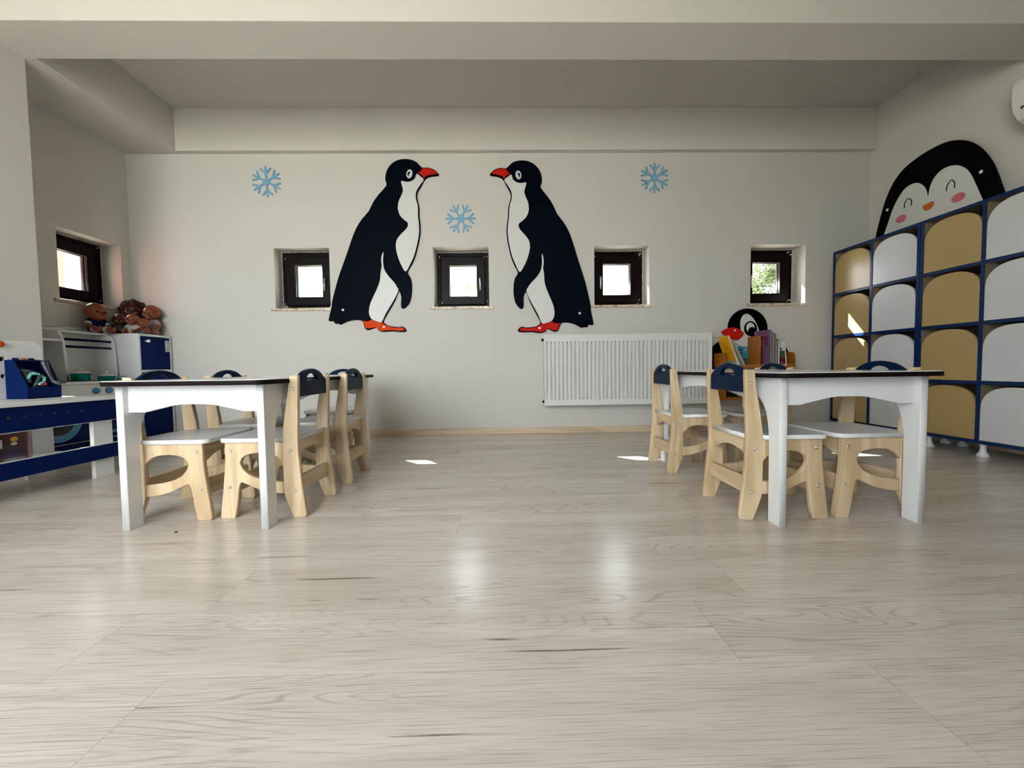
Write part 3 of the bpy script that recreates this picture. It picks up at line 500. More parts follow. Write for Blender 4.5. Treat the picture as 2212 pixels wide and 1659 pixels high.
# ------------------------------------------------------------------ tables
def make_table(name, label):
    t = thing(name, label, 'table')
    ZU = 0.511
    plate('tabletop', M_tabletop, rrect(-0.288, 0.288, -0.530, 0.530, 0.05), 0.003, 'XY', ZU + 0.0165, t, 0.0008)
    e = plate('edge_band', M_edge, rrect(-0.290, 0.290, -0.532, 0.532, 0.052), 0.0155, 'XY', ZU + 0.00775, t, 0.002); e['label'] = 'dark brown table edge'
    for sx in (-1, 1):
        x = sx * 0.2455
        for sy in (-1, 1):
            # leg board with a curved bracket at its top
            p = [(0.485, 0), (0.485, ZU), (0.335, ZU), (0.335, 0.462)] + smooth_open([(0.345, 0.455), (0.372, 0.440), (0.398, 0.415), (0.418, 0.375), (0.428, 0.32), (0.431, 0.25)], 3) + [(0.431, 0)]
            plate('leg', M_white, [[(sy * a, z) for a, z in p]], 0.026, 'YZ', x, t, 0.002)
        pr = [(-0.336, ZU), (0.336, ZU), (0.336, 0.430), (0.28, 0.430)] + smooth_open([(0.28, 0.430), (0.22, 0.441), (0.13, 0.455), (0, 0.460), (-0.13, 0.455), (-0.22, 0.441), (-0.28, 0.430)], 4) + [(-0.336, 0.430)]
        plate('side_apron', M_white, [pr], 0.018, 'YZ', x, t, 0.001)
    for sy in (-1, 1):
        pf = [(-0.233, ZU), (0.233, ZU), (0.233, 0.416), (0.18, 0.416)] + smooth_open([(0.175, 0.416), (0.125, 0.428), (0.06, 0.441), (0.0, 0.443), (-0.06, 0.441), (-0.125, 0.428), (-0.175, 0.416)], 4) + [(-0.233, 0.416)]
        plate('end_apron', M_white, [pf], 0.020, 'XZ', sy * 0.457, t, 0.001)
    return t
tl = make_table('childrens_table', 'white low table with dark edge, in the left group, beside the blue workbench')
tl.location = (-1.086, 1.846, 0); tl.rotation_euler = (0, 0, math.radians(-1.3))
tr_ = make_table('childrens_table', 'white low table with dark edge, in the right group, beside the tall blue cabinets')
tr_.location = (1.181, 1.772, 0); tr_.rotation_euler = (0, 0, math.radians(0.8))

# ------------------------------------------------------------------ chairs
def make_chair(label):
    t = thing('childrens_chair', label, 'chair')
    post_f = smooth_open([(-0.117, 0.0), (-0.0967, 0.0543), (-0.0857, 0.09), (-0.0838, 0.15), (-0.0832, 0.221), (-0.0842, 0.286), (-0.0875, 0.336), (-0.0971, 0.395), (-0.1098, 0.474), (-0.1165, 0.528)], 3)
    post_r = smooth_open([(-0.1500, 0.5400), (-0.1460, 0.395), (-0.1414, 0.295), (-0.1445, 0.215), (-0.1534, 0.119), (-0.161, 0.053), (-0.167, 0.008)], 3)
    post = post_f + [(-0.1195, 0.538)] + post_r + [(-0.160, 0.0)]
    side = [(0.1296, 0.2895), (0.1306, 0.26), (0.1311, 0.2197), (0.1345, 0.18), (0.1381, 0.1497), (0.1415, 0.115), (0.1458, 0.0844), (0.1510, 0.045), (0.1555, 0.009), (0.1494, 0.0), (0.1020, 0.0), (0.0960, 0.028), (0.0905, 0.0581), (0.0870, 0.09), (0.0830, 0.118), (0.0775, 0.134), (0.0710, 0.138), (0.0434, 0.1252), (0.0096, 0.1095), (-0.0343, 0.0980), (-0.060, 0.094), (-0.0845, 0.0920),
            (-0.0840, 0.138), (-0.0604, 0.1384), (-0.0163, 0.1442), (0.0226, 0.155), (0.050, 0.170), (0.0680, 0.190), (0.0765, 0.212), (0.0690, 0.229), (0.0535, 0.2403), (0.033, 0.246), (0.009, 0.2490), (-0.0351, 0.2468), (-0.060, 0.236), (-0.0780, 0.2180), (-0.0835, 0.2105), (-0.0845, 0.2895)]
    for s in (-1, 1):
        plate('back_post', M_birch, [post], 0.019, 'XZ', s * 0.1255, t, 0.003)
        plate('side_panel', M_birch, [side], 0.019, 'XZ', s * 0.1255, t, 0.0025)
    F = 0.146; seat = rrect(0.02, 0.1505, -F, F, 0.028, corners=(1, 0, 0, 1))
    seat = [p for p in seat if p[0] > 0.03] 
    seat = [q for q in rrect(-0.0825, 0.1505, -F, F, 0.030, corners=(1, 0, 0, 1))]
    seat = seat[:6] + [(-0.0825, F), (-0.0825, 0.1155), (-0.131, 0.1155), (-0.131, -0.1155), (-0.0825, -0.1155), (-0.0825, -F)] + seat[-6:]
    plate('seat', M_white, [seat], 0.016, 'XY', 0.2985, t, 0.002)
    br = [(-0.116, 0.457), (0.116, 0.457), (0.116, 0.512)] + smooth_open([(0.116, 0.516), (0.09, 0.537), (0.055, 0.556), (0.0, 0.565), (-0.055, 0.556), (-0.09, 0.537), (-0.116, 0.516)], 4) + [(-0.116, 0.512)]
    slot = smooth_open([(-0.047, 0.521), (-0.040, 0.534), (-0.022, 0.543), (0, 0.546), (0.022, 0.543), (0.040, 0.534), (0.047, 0.521)], 3) + smooth_open([(0.042, 0.515), (0.02, 0.521), (0, 0.523), (-0.02, 0.521), (-0.042, 0.515)], 3)
    b = plate('backrest', M_navy, [br, slot], 0.018, 'YZ', -0.1315, t, 0.003)
    arch = [(-0.116, 0.290), (0.116, 0.290), (0.116, 0.222), (0.098, 0.222)] + smooth_open([(0.095, 0.222), (0.065, 0.238), (0.03, 0.247), (0, 0.249), (-0.03, 0.247), (-0.065, 0.238), (-0.095, 0.222)], 3) + [(-0.116, 0.222)]
    plate('apron', M_birch_x, [arch], 0.018, 'YZ', 0.112, t, 0.001); plate('apron', M_birch_x, [arch], 0.018, 'YZ', -0.113, t, 0.001)
    for x in (0.122, -0.128):
        plate('stretcher', M_birch_x, rrect(-0.116, 0.116, 0.092, 0.150, 0.002, 1), 0.018, 'YZ', x, t, 0.001)
    for s in (-1, 1):
        for (x, z) in ((0.1085, 0.258), (0.1180, 0.1205), (-0.1295, 0.490), (-0.1130, 0.257), (-0.1250, 0.102)):
            q = lathe('screw', M_screw, [(0.0, 0.0035), (0.0024, 0.003), (0.0026, 0.0005)] if False else [(0.0, 0.0012), (0.0018, 0.0012), (0.0020, 0.0034), (0.0042, 0.0032), (0.0062, 0.0014), (0.0066, 0.0)], 0, 0, t, 12, '-Y')
            m = q.data
            if s > 0: m.transform(Matrix.Rotation(PI, 4, 'Z'))
            m.transform(Matrix.Translation((x, s * 0.1350, z)))
    return t
chairs = [
 ('birch chair with white seat at the near left of the left table, beside the workbench', -1.258, 1.582, 0),
 ('birch chair at the far left of the left table, in front of the toy fridge', -1.275, 1.990, 1),
 ('birch chair nearest the camera on the aisle side of the left table', -0.925, 1.595, 180),
 ('farther birch chair on the aisle side of the left table', -0.920, 2.022, 181),
 ('birch chair at the far end of the left table, mostly hidden behind other chairs', -1.105, 2.545, -90),
 ('birch chair nearest the camera on the aisle side of the right table', 1.000, 1.482, 0),
 ('farther birch chair on the aisle side of the right table, before the radiator', 0.997, 2.093, 0.5),
 ('birch chair at the near right of the right table, its back to the cabinets', 1.338, 1.488, 180),
 ('birch chair at the far right of the right table, in front of the bookshelf', 1.338, 2.092, 180)]
proto = make_chair(chairs[0][0])
for i, (lb, x, y, rz) in enumerate(chairs):
    o = proto if i == 0 else copy_tree(proto)
    o['label'] = lb; o['group'] = "children's chairs around the two tables"
    o.location = (x, y, 0); o.rotation_euler = (0, 0, math.radians(rz))

# ------------------------------------------------------------------ wall penguins
def wall_penguin(k, label):
    t = thing('penguin_wall_board', label, 'wall decoration', (0, 0, 0))
    S = lambda n: SHAPES[n + '_' + k]
    # the body outline is traced once; the thing's origin stays at its own feet
    fx = S('dots')[1][0]; fz = min(p[1] for p in S('body')); t.location = (fx, YB, fz)
    loc = lambda pts: [(p[0] - fx, p[1] - fz) for p in pts]
    plate('body', M_ink, [smooth_loop(loc(S('body')), 2)], 0.012, 'XZ', -0.009, t, 0.0015)
    plate('white_chest', M_pwhite, [smooth_loop(loc(S('chest')), 3)], 0.0016, 'XZ', -0.0156, t)
    plate('white_belly', M_pwhite, [smooth_loop(loc(S('belly')), 3)], 0.0016, 'XZ', -0.0156, t)
    b = plate('beak', M_red, [smooth_loop(loc(S('beak')), 2)], 0.0016, 'XZ', -0.0158, t)
    plate('mouth_line', M_dred, [loc(S('mouth'))], 0.0008, 'XZ', -0.0168, b)
    e = plate('eye', M_pwhite, [loc(S('eye'))], 0.0016, 'XZ', -0.0158, t)
    plate('pupil', M_black, [smooth_loop(loc(S('pupil')), 2)], 0.0010, 'XZ', -0.0168, e)
    f = plate('feet', M_orange if k == 'a' else M_red, [smooth_loop(loc(S('feet')), 2)], 0.0016, 'XZ', -0.0158, t)
    plate('toe_line', M_dred, [loc(S('toe'))], 0.0008, 'XZ', -0.0168, f)
    for i, p in enumerate(loc(S('dots'))):
        lathe('screw_cap', M_cap, [(0, 0.003), (0.008, 0.0025), (0.010, 0)], p[0], -0.0150 - 0.0016 * (i == 1), t, 16, '-Y', p[1])
    n, m = loc(S('neckdot'))
    lathe('screw_cap', M_cap, [(0, 0.0025), (0.006, 0.002), (0.008, 0)], n[0], -0.0164, t, 16, '-Y', n[1])
    lathe('nostril', M_dred, [(0, 0.0006), (0.0045, 0.0005), (0.0050, 0)], m[0], -0.0166, b, 12, '-Y', m[1])
wall_penguin('a', 'large black and white penguin board facing right, orange feet, left of the pair')
wall_penguin('b', 'large black and white penguin board facing left, red feet, above the radiator')

def snowflake(x, z, rot, label):
    R_ = 0.118; ar = 0.0072; loops = []
    bm = bmesh.new()
    t = thing('snowflake_wall_board', label, 'wall decoration', (x, YB, z), group='pale blue wooden snowflakes on the back wall')
    def capsule(p, q, r):
        d = Vector((q[0] - p[0], q[1] - p[1])).normalized(); a0 = math.atan2(d.y, d.x); out = []
        for c, s in ((q, -PI / 2), (p, PI / 2)):
            for i in range(7): a = a0 + s + PI * i / 6; out.append((c[0] + r * math.cos(a), c[1] + r * math.sin(a)))
        return out
    meshes = [plate_mesh([ring(0, 0, 0.029, n=24)], 0.0085, 'XZ', -0.004, 0.0008)]
    for k in range(6):
        a = rot + k * PI / 3; u = Vector((math.cos(a), math.sin(a)))
        meshes.append(plate_mesh([capsule(tuple(u * 0.02), tuple(u * R_), ar)], 0.0070, 'XZ', -0.004, 0.0008))
        for s in (-1, 1):
            b = a + s * math.radians(43); q = u * 0.062 + Vector((math.cos(b), math.sin(b))) * 0.056
            meshes.append(plate_mesh([capsule(tuple(u * 0.062), tuple(q), ar)], 0.0060 + 0.0004 * s, 'XZ', -0.004, 0.0008))
    for m in meshes: bm.from_mesh(m); bpy.data.meshes.remove(m)
    me = bpy.data.meshes.new('board'); bm.to_mesh(me); bm.free(); put('board', me, M_snow, t)
F_ = SHAPES['fl']
snowflake(*F_[0], PI / 2 + 0.05, 'pale blue snowflake board high on the wall left of the penguins')
snowflake(*F_[1], 0.0, 'pale blue snowflake board between the two penguins, above the middle window')
snowflake(*F_[2], PI / 2, 'pale blue snowflake board high on the wall right of the penguins')

# ------------------------------------------------------------------ radiator
t = thing('radiator', 'white ribbed panel radiator hanging on the back wall below the right-hand penguin', 'radiator', (1.0075, YB, 0))
x0, x1, z0, z1 = -0.6825, 0.6825, 0.245, 0.815
bm = bmesh.new(); xs = [x0, x0 + 0.012]; N_ = 41; pit = (x1 - x0 - 0.024) / N_
prof = []
for i in range(N_):
    b = x0 + 0.012 + i * pit
    prof += [(b + pit * 0.02, 0), (b + pit * 0.10, 1), (b + pit * 0.46, 1), (b + pit * 0.54, 0)]
prof = [(x0, 0)] + prof + [(x1, 0)]
zl = [(z0, 0), (z0 + 0.045, 0), (z0 + 0.056, 1), (z1 - 0.060, 1), (z1 - 0.049, 0), (z1, 0)]
rows = [[bm.verts.new((x, -0.118 + 0.020 * f * g, z)) for x, f in prof] for z, g in zl]
for a, b in zip(rows, rows[1:]):
    for i in range(len(prof) - 1): bm.faces.new((a[i], a[i + 1], b[i + 1], b[i]))
me = bpy.data.meshes.new('front_panel'); bm.to_mesh(me); bm.free(); fp = put('front_panel', me, M_rad, t)
md = fp.modifiers.new('s', 'SOLIDIFY'); md.thickness = 0.002; md.offset = 1
box('back_panel', M_rad, x0, x1, -0.05, -0.044, z0, z1, t)
for s in (x0 - 0.004, x1): box('side_cover', M_rad, s, s + 0.004, -0.122, -0.040, z0 - 0.004, z1 + 0.004, t, 0.001)
boxes('top_grille', M_rad, [(x0, x1, -0.122, -0.116, z1 - 0.004, z1 + 0.006), (x0, x1, -0.046, -0.040, z1, z1 + 0.006)] + [(x0 + i * 0.0273, x0 + i * 0.0273 + 0.008, -0.118, -0.042, z1, z1 + 0.005) for i in range(50)], t)
for z in (z0 + 0.03, z1 - 0.035): lathe('plug', M_black, [(0, 0.014), (0.010, 0.014), (0.011, 0.0)], x0 - 0.004, -0.085, t, 14, '-X', z)
boxes('wall_bracket', M_rad, [(-0.5, -0.46, -0.044, -0.001, z0 + 0.05, z1 - 0.05), (0.46, 0.5, -0.044, -0.001, z0 + 0.05, z1 - 0.05)], t)
# ------------------------------------------------------------------ cubby cabinets on the right wall
def cabinet(label, y0, y1):
    XF = 2.75; t = thing('storage_cabinet', label, 'cabinet', (2.9125, (y0 + y1) / 2, 0), group='blue framed cabinets along the right wall')
    f = XF - 2.9125; b = 0.158; h = (y1 - y0) / 2; z0, z1 = 0.080, 1.480; tk = 0.018
    rows = [z0 + tk + i * ((z1 - z0 - tk) / 4) for i in range(5)]
    parts = [(f + 0.003, b, -h, -h + tk, z0, z1), (f + 0.003, b, h - tk, h, z0, z1), (f + 0.003, b, -tk / 2, tk / 2, z0, z1)]
    for z in [z0] + [r - tk for r in rows[1:]]: parts.append((f + 0.003, b, -h, h, z + 0.0004, z + tk - 0.0004))
    parts.append((b - 0.006, b, -h, h, z0, z1))
    boxes('carcass', M_inner, parts, t)
    outer = [(-h, z0), (h, z0), (h, z1), (-h, z1)]; holes = []
    for i in range(4):
        for (a, c) in ((-h + tk, -tk / 2), (tk / 2, h - tk)): holes.append([(a, rows[i]), (c, rows[i]), (c, rows[i + 1] - tk), (a, rows[i + 1] - tk)])
    fr = plate('front_frame', M_cab, [outer] + holes, 0.004, 'YZ', f + 0.001, t)
    boxes('outer_panel', M_cab, [(f + 0.003, b, -h - 0.0015, -h, z0, z1), (f + 0.003, b, h, h + 0.0015, z0, z1), (f + 0.003, b, -h, h, z1, z1 + 0.0015), (f + 0.003, b, -h, h, z0 - 0.0015, z0)], t)
    for i in range(4):
        for j, (a, c) in enumerate(((-h + tk, -tk / 2), (tk / 2, h - tk))):
            m = M_dwhite if j == 0 else M_tan; g = 0.002
            top = rows[i + 1] - tk - 0.012; bot = rows[i] + g; a_, c_ = a + g, c - g; mid = (a_ + c_) / 2; hw = (c_ - a_) / 2; rz = 0.135
            arc = []
            for q in range(25):
                u = PI * q / 24; cx, sx = math.cos(u), math.sin(u); e = 2 / 2.5
                arc.append((mid + hw * math.copysign(abs(cx) ** e, cx), top - rz + rz * abs(sx) ** e))
            d = plate('door', m, [[(a_, bot), (c_, bot)] + arc], 0.016, 'YZ', f + 0.010, t, 0.0015)
            if (i, j) == (0, 0): dl = d
            d['label'] = 'white arched door' if j == 0 else 'tan arched door'
    for (fx, fy) in ((-0.12, -h + 0.05), (-0.12, h - 0.05), (0.11, -h + 0.05), (0.11, h - 0.05), (-0.12, -0.0)):
        lathe('foot', M_cap, [(0, 0), (0.027, 0), (0.027, 0.010), (0.016, 0.028), (0.012, 0.05), (0.016, z0 - 0.002), (0, z0 - 0.002)], fx, fy, t, 18)
cabinet('blue framed cabinet with arched doors, in the back right corner', 2.532, 3.207)
cabinet('blue framed cabinet with arched doors, nearer one, cut by the right picture edge', 1.853, 2.529)

# smiling penguin face board above the cabinets
t = thing('penguin_face_board', 'smiling penguin face board with pink cheeks above the blue cabinets', 'wall decoration', (XR, 2.75, 1.49))
L2 = lambda n: [(p[0] - 2.75, p[1] - 1.49) for p in SHAPES[n]]
fb = L2('face_black'); fw = L2('face_white')
plate('face_board', M_black, [smooth_open(fb, 3) + [(fb[-1][0] - 0.012, 0.0), (fb[0][0] + 0.012, 0.0)]], 0.016, 'YZ', -0.020, t, 0.0015)
plate('white_face', M_pwhite, [smooth_open(fw[:10], 3) + smooth_open(fw[10:], 3)[1:] + [(fw[-1][0] - 0.018, 0.001), (fw[0][0] + 0.018, 0.001)]], 0.0016, 'YZ', -0.0288, t)
def stroke(name, m, pts, r, x, parent):
    pts = smooth_open(pts, 4)
    return tubes(name, m, [((x, a[0], a[1]), (x, b[0], b[1]), r, r) for a, b in zip(pts, pts[1:])], parent, 8)
stroke('eye', M_black, L2('eye_l'), 0.0032, -0.0295, t); stroke('eye', M_black, L2('eye_r'), 0.0032, -0.0295, t)
plate('beak', M_fbeak, [smooth_loop(L2('fbeak'), 3)], 0.0014, 'YZ', -0.0301, t)
ck = L2('cheeks')
for c in (ck[:4], ck[4:]):
    cx = (c[0][0] + c[1][0]) / 2; cz = (c[2][1] + c[3][1]) / 2
    plate('cheek', M_cheek, [ring(cx, cz, abs(c[1][0] - c[0][0]) / 2, abs(c[3][1] - c[2][1]) / 2 * 0.95)], 0.0014, 'YZ', -0.0301, t)
for p in L2('fdots'): lathe('screw_cap', M_cap, [(0, 0.003), (0.009, 0.0025), (0.011, 0)], -0.028, p[0], t, 16, '-X', p[1])

# air conditioner
t = thing('air_conditioner', 'white wall air conditioner at the top right edge of the picture', 'air conditioner', (XR, 1.79, 2.0))
pf = [(0, -0.115), (-0.05, -0.125), (-0.11, -0.118), (-0.165, -0.088), (-0.195, -0.045), (-0.205, 0.0), (-0.205, 0.090), (-0.196, 0.118), (-0.17, 0.13), (0, 0.13)]
bm = bmesh.new(); n_ = len(pf); A_ = [bm.verts.new((x, -0.42, z)) for x, z in pf]; B_ = [bm.verts.new((x, 0.405, z)) for x, z in pf]
for i in range(n_): bm.faces.new((A_[i], A_[(i + 1) % n_], B_[(i + 1) % n_], B_[i]))
bm.faces.new(A_); bm.faces.new(list(reversed(B_))); bmesh.ops.recalc_face_normals(bm, faces=bm.faces)
bmesh.ops.bevel(bm, geom=[e for e in bm.edges if abs(e.verts[0].co.y - e.verts[1].co.y) < 1e-5], offset=0.008, segments=3, affect='EDGES')
me = bpy.data.meshes.new('housing'); bm.to_mesh(me); bm.free(); put('housing', me, M_ac, t)
box('vent_flap', M_ac, -0.212, -0.196, -0.36, 0.35, -0.050, -0.046, t, 0.001)
box('vent_slot', M_dark, -0.2055, -0.19, -0.37, 0.36, -0.046, -0.034, t)

# ------------------------------------------------------------------ penguin bookshelf and its books
t = thing('penguin_bookshelf', 'orange two-tier wall bookshelf on a penguin shaped board, right of the radiator', 'bookshelf', (2.05, YB, 0))
L3 = lambda n, dz=0: [(p[0] - 2.05, p[1]) for p in SHAPES[n]]
bd = L3('bs_body')
plate('body_board', M_black, [smooth_loop(bd, 3)], 0.012, 'XZ', -0.007, t, 0.001)
plate('white_belly', M_pwhite, [smooth_loop(L3('bs_belly'), 3)], 0.0016, 'XZ', -0.0136, t)
hd = plate('head_board', M_black, [L3('bs_head')], 0.014, 'XZ', -0.022, t, 0.001)
plate('eye_patch', M_pwhite, [smooth_loop(L3('bs_patch'), 3)], 0.0016, 'XZ', -0.0296, hd)
e = plate('eye', M_black, [L3('bs_ring')], 0.0014, 'XZ', -0.0308, hd)
plate('eye_light', M_pwhite, [L3('bs_light')], 0.0012, 'XZ', -0.0318, hd); plate('pupil', M_black, [L3('bs_pupil')], 0.0012, 'XZ', -0.0328, hd)
bk = plate('beak', M_red, [smooth_loop(L3('bs_beak'), 2)], 0.010, 'XZ', -0.036, t, 0.001)
d1, d2 = L3('bs_dots')
lathe('screw_cap', M_cap, [(0, 0.003), (0.007, 0.0025), (0.008, 0)], d1[0], -0.041, t, 14, '-Y', d1[1]); lathe('screw_cap', M_cap, [(0, 0.002), (0.007, 0.0015), (0.008, 0)], d2[0], -0.0305, t, 14, '-Y', d2[1])
XS = (-0.285, -0.006, 0.275)
for zb, ztops in ((0.545, (0.655, 0.788, 0.655)), (0.285, (0.385, 0.385, 0.385))):
    box('shelf_board', M_shelf, XS[0], XS[2] + 0.012, -0.180, -0.015, zb - 0.012, zb, t, 0.001)
    for xx, zt in zip(XS, ztops):
        plate('divider', M_shelf, [rrect(-0.182, -0.015, zb - 0.012, zt, 0.03, corners=(0, 1, 0, 0))], 0.013, 'YZ', xx + 0.006, t, 0.001)
    box('front_rail', M_shelf, XS[0] + 0.013, XS[2], -0.186, -0.180, zb - 0.012, zb + 0.012, t, 0.001)
books = []
def book(label, x, y, z, w, h, d, cover, tilt=0, yaw=0, lean=0, face='edge'):
    """standing book: w thickness (x), d depth (y), h height; origin at the bottom middle; tilt leans it sideways"""
    t = thing('book', label, 'book', (x, y, z), group='picture books on the penguin bookshelf'); t.rotation_euler = (math.radians(lean), math.radians(tilt), math.radians(yaw))
    c = 0.0016
    boxes('cover', cover, [(-w / 2, -w / 2 + c, -d / 2, d / 2, 0, h), (w / 2 - c, w / 2, -d / 2, d / 2, 0, h), (-w / 2, w / 2, d / 2 - c, d / 2, 0, h)], t)
    box('pages', M_paper, -w / 2 + c, w / 2 - c, -d / 2 + 0.003, d / 2 - c, 0.002, h - 0.002, t)
    books.append(t); return t
def art(t, w, d, h, pieces):
    for (nm, m, y0, y1, z0, z1, r) in pieces:
        plate(nm, m, [rrect(y0, y1, z0, z1, r, 4) if r else [(y0, z0), (y1, z0), (y1, z1), (y0, z1)]], 0.0005, 'YZ', -w / 2 - 0.0003, t)
BX, BZ, BY = 2.05, 0.546, YB - 0.10
k = book('yellow picture book with black lettering, leaning left on the upper shelf', BX - 0.196, BY - 0.045, BZ + 0.006, 0.016, 0.252, 0.13, M_yellow, tilt=-21, yaw=6)
art(k, 0.016, 0.13, 0.252, [('cover_panel', col('cover_pale_blue', (0.25, 0.42, 0.45)), -0.062, 0.062, 0.006, 0.045, 0), ('cover_line', M_black_ink, -0.04, 0.03, 0.108, 0.110, 0), ('cover_line', M_black_ink, -0.045, 0.03, 0.120, 0.1215, 0), ('cover_line', M_black_ink, -0.02, 0.02, 0.195, 0.1965, 0)])
kk = text('lettering', M_black_ink, 'Kk', 0.034, 'YZ', 0, 0.005, 0.155, k); kk.data.transform(Matrix.Scale(-1, 4, (0, 1, 0))); kk.location = (-0.0084, 0, 0)
lathe('corner_flower', M_cream, [(0, 0.002), (0.014, 0.002), (0.015, 0)], -0.008, 0.048, k, 6, '-X', 0.236)
for i, (wd, hh, cc, nm) in enumerate(((0.006, 0.236, (0.6, 0.6, 0.55), 'thin white book leaning against the yellow one'), (0.007, 0.232, (0.03, 0.03, 0.03), 'black-spined book leaning on the upper shelf, beside the thin white one'),
        (0.009, 0.236, (0.10, 0.13, 0.06), 'dark green book leaning in the left bay of the upper shelf'), (0.008, 0.232, (0.20, 0.22, 0.10), 'olive book leaning rightmost of the slanted row'))):
    book(nm, BX - 0.163 + i * 0.0135, BY - 0.035, BZ + 0.003, wd, hh, 0.12, col('cover_leaning_%d' % i, cc), tilt=-23 - i * 0.8, yaw=-3)
k = thing('book', 'turquoise picture book showing its cover, left of the orange divider', 'book', (BX - 0.085, BY + 0.035, BZ), group='picture books on the penguin bookshelf'); k.rotation_euler = (math.radians(-4), 0, 0)
box('cover', col('cover_turquoise', (0.02, 0.22, 0.30)), -0.062, 0.062, -0.004, 0.004, 0, 0.162, k, 0.001)
plate('cover_picture', col('cover_dark_art', (0.05, 0.05, 0.06)), [rrect(-0.058, 0.058, 0.004, 0.066, 0.008)], 0.0006, 'XZ', -0.0044, k)
plate('cover_picture', M_redp, [ring(0.02, 0.03, 0.016, 0.012, 16)], 0.0006, 'XZ', -0.0049, k)
plate('cover_line', M_black_ink, [rrect(-0.045, 0.020, 0.128, 0.140, 0.004)], 0.0006, 'XZ', -0.0044, k); plate('cover_line', M_black_ink, [rrect(-0.045, 0.015, 0.098, 0.112, 0.004)], 0.0006, 'XZ', -0.0044, k)
plate('cover_badge', M_pwhite, [ring(0.042, 0.138, 0.013), ring(0.042, 0.138, 0.010)], 0.0006, 'XZ', -0.0044, k)
# right bay
pur = col('cover_purple', (0.17, 0.075, 0.15)); mar = col('cover_maroon', (0.13, 0.008, 0.02))
k = book('tall purple picture book with maroon blocks, right of the orange divider', BX + 0.060, BY - 0.020, BZ, 0.012, 0.288, 0.150, pur, yaw=14)
art(k, 0.012, 0.150, 0.288, [('cover_panel', mar, 0.0, 0.072, 0.004, 0.150, 0), ('cover_block', mar, -0.050, -0.022, 0.205, 0.240, 0.008), ('cover_block', mar, -0.012, 0.016, 0.208, 0.240, 0.008), ('cover_block', mar, 0.026, 0.054, 0.208, 0.240, 0.008), ('cover_block', mar, -0.05, -0.025, 0.165, 0.198, 0.006), ('cover_line', mar, -0.05, 0.04, 0.256, 0.262, 0), ('cover_frame', pur, -0.062, -0.035, 0.03, 0.055, 0.002)])
specs = [(0.006, 0.278, (0.28, 0.28, 0.27), 'thin grey book right beside the tall purple one'), (0.005, 0.276, (0.10, 0.10, 0.11), 'thin charcoal book, second right of the purple one'), (0.007, 0.268, (0.16, 0.24, 0.05), 'thin lime green book standing in the right bay'),
         (0.008, 0.262, (0.03, 0.04, 0.04), 'black-green book standing in the right bay'), (0.008, 0.254, (0.02, 0.012, 0.012), 'black book standing in the middle of the right bay')]
x = BX + 0.082
for wd, hh, cc, nm in specs:
    book(nm, x, BY - 0.030, BZ, wd, hh, 0.125, col('cover_upright_' + nm.split()[1], cc), tilt=0, yaw=-2); x += wd + 0.0025
book('short grey book between the black book and the dark red one', x + 0.004, BY - 0.03, BZ, 0.008, 0.205, 0.12, col('cover_slate', (0.22, 0.22, 0.24)), yaw=-3)
book('dark red book with a pale spine, near the right end of the upper shelf', x + 0.021, BY - 0.03, BZ, 0.016, 0.214, 0.12, mar, yaw=-3)
k = book('white, green and red picture book leaning at the right end of the upper shelf', x + 0.058, BY - 0.045, BZ + 0.003, 0.010, 0.190, 0.105, M_pwhite, tilt=-8, yaw=24)
gr = col('cover_green', (0.02, 0.14, 0.05)); art(k, 0.010, 0.105, 0.190, [('cover_picture', gr, -0.050, 0.050, 0.068, 0.118, 0), ('cover_picture', mar, -0.050, 0.050, 0.012, 0.066, 0), ('cover_picture', col('cover_whale_blue', (0.02, 0.10, 0.28)), -0.03, 0.04, 0.125, 0.142, 0.007), ('cover_picture', M_redp, -0.008, 0.016, 0.152, 0.176, 0.010), ('cover_line', M_pwhite, -0.03, 0.03, 0.02, 0.026, 0)])
for i, (cc, nm, xx) in enumerate((((0.02, 0.02, 0.025), 'black picture book with a red shape on the lower shelf, under the leaning books', -0.20), ((0.03, 0.08, 0.05), 'dark green book on the lower shelf behind the chair back', -0.10), ((0.20, 0.03, 0.03), 'red-brown book on the lower shelf, right bay', 0.08))):
    k = book(nm, BX + xx, BY - 0.03, 0.286, 0.012, 0.19, 0.12, col('cover_lower_%d' % i, cc), tilt=-12, yaw=26)
    art(k, 0.012, 0.12, 0.19, [('cover_picture', M_redp if i != 2 else M_yellow, -0.03, 0.04, 0.05, 0.09, 0.01), ('cover_line', M_pwhite, -0.04, 0.03, 0.10, 0.105, 0)])

# ------------------------------------------------------------------ blue workbench
t = thing('toy_workbench', 'white toy workbench with blue front boards and pegboard back, at the left edge', 'workbench', (-2.33, 1.66, 0))
ox, oy = -2.33, 1.66
def wb(name, m, x0, x1, y0, y1, z0, z1, bev=0.001, p=None): return box(name, m, x0 - ox, x1 - ox, y0 - oy, y1 - oy, z0, z1, p or t, bev)
wb('benchtop', M_white, -2.545, -2.135, 1.12, 2.19, 0.414, 0.432, 0.002)
ub = wb('upper_front_board', M_blue, -2.168, -2.150, 1.12, 2.186, 0.304, 0.4135); ub['label'] = 'royal blue board with a row of dark holes'
wb('lower_front_board', M_blue, -2.168, -2.150, 1.12, 2.186, 0.100, 0.176)['label'] = 'royal blue board'
for z in (0.3025, 0.1765): wb('board_edging', M_white, -2.168, -2.149, 1.12, 2.186, z - 0.0010, z + 0.0012, 0)
wb('lower_shelf', M_white, -2.520, -2.169, 1.13, 2.18, 0.110, 0.128)
for y in (1.13, 2.065):
    wb('leg', M_white, -2.190, -2.1685, y, y + 0.098, 0, 0.4135); wb('leg', M_white, -2.540, -2.522, y, y + 0.128, 0, 0.4135)
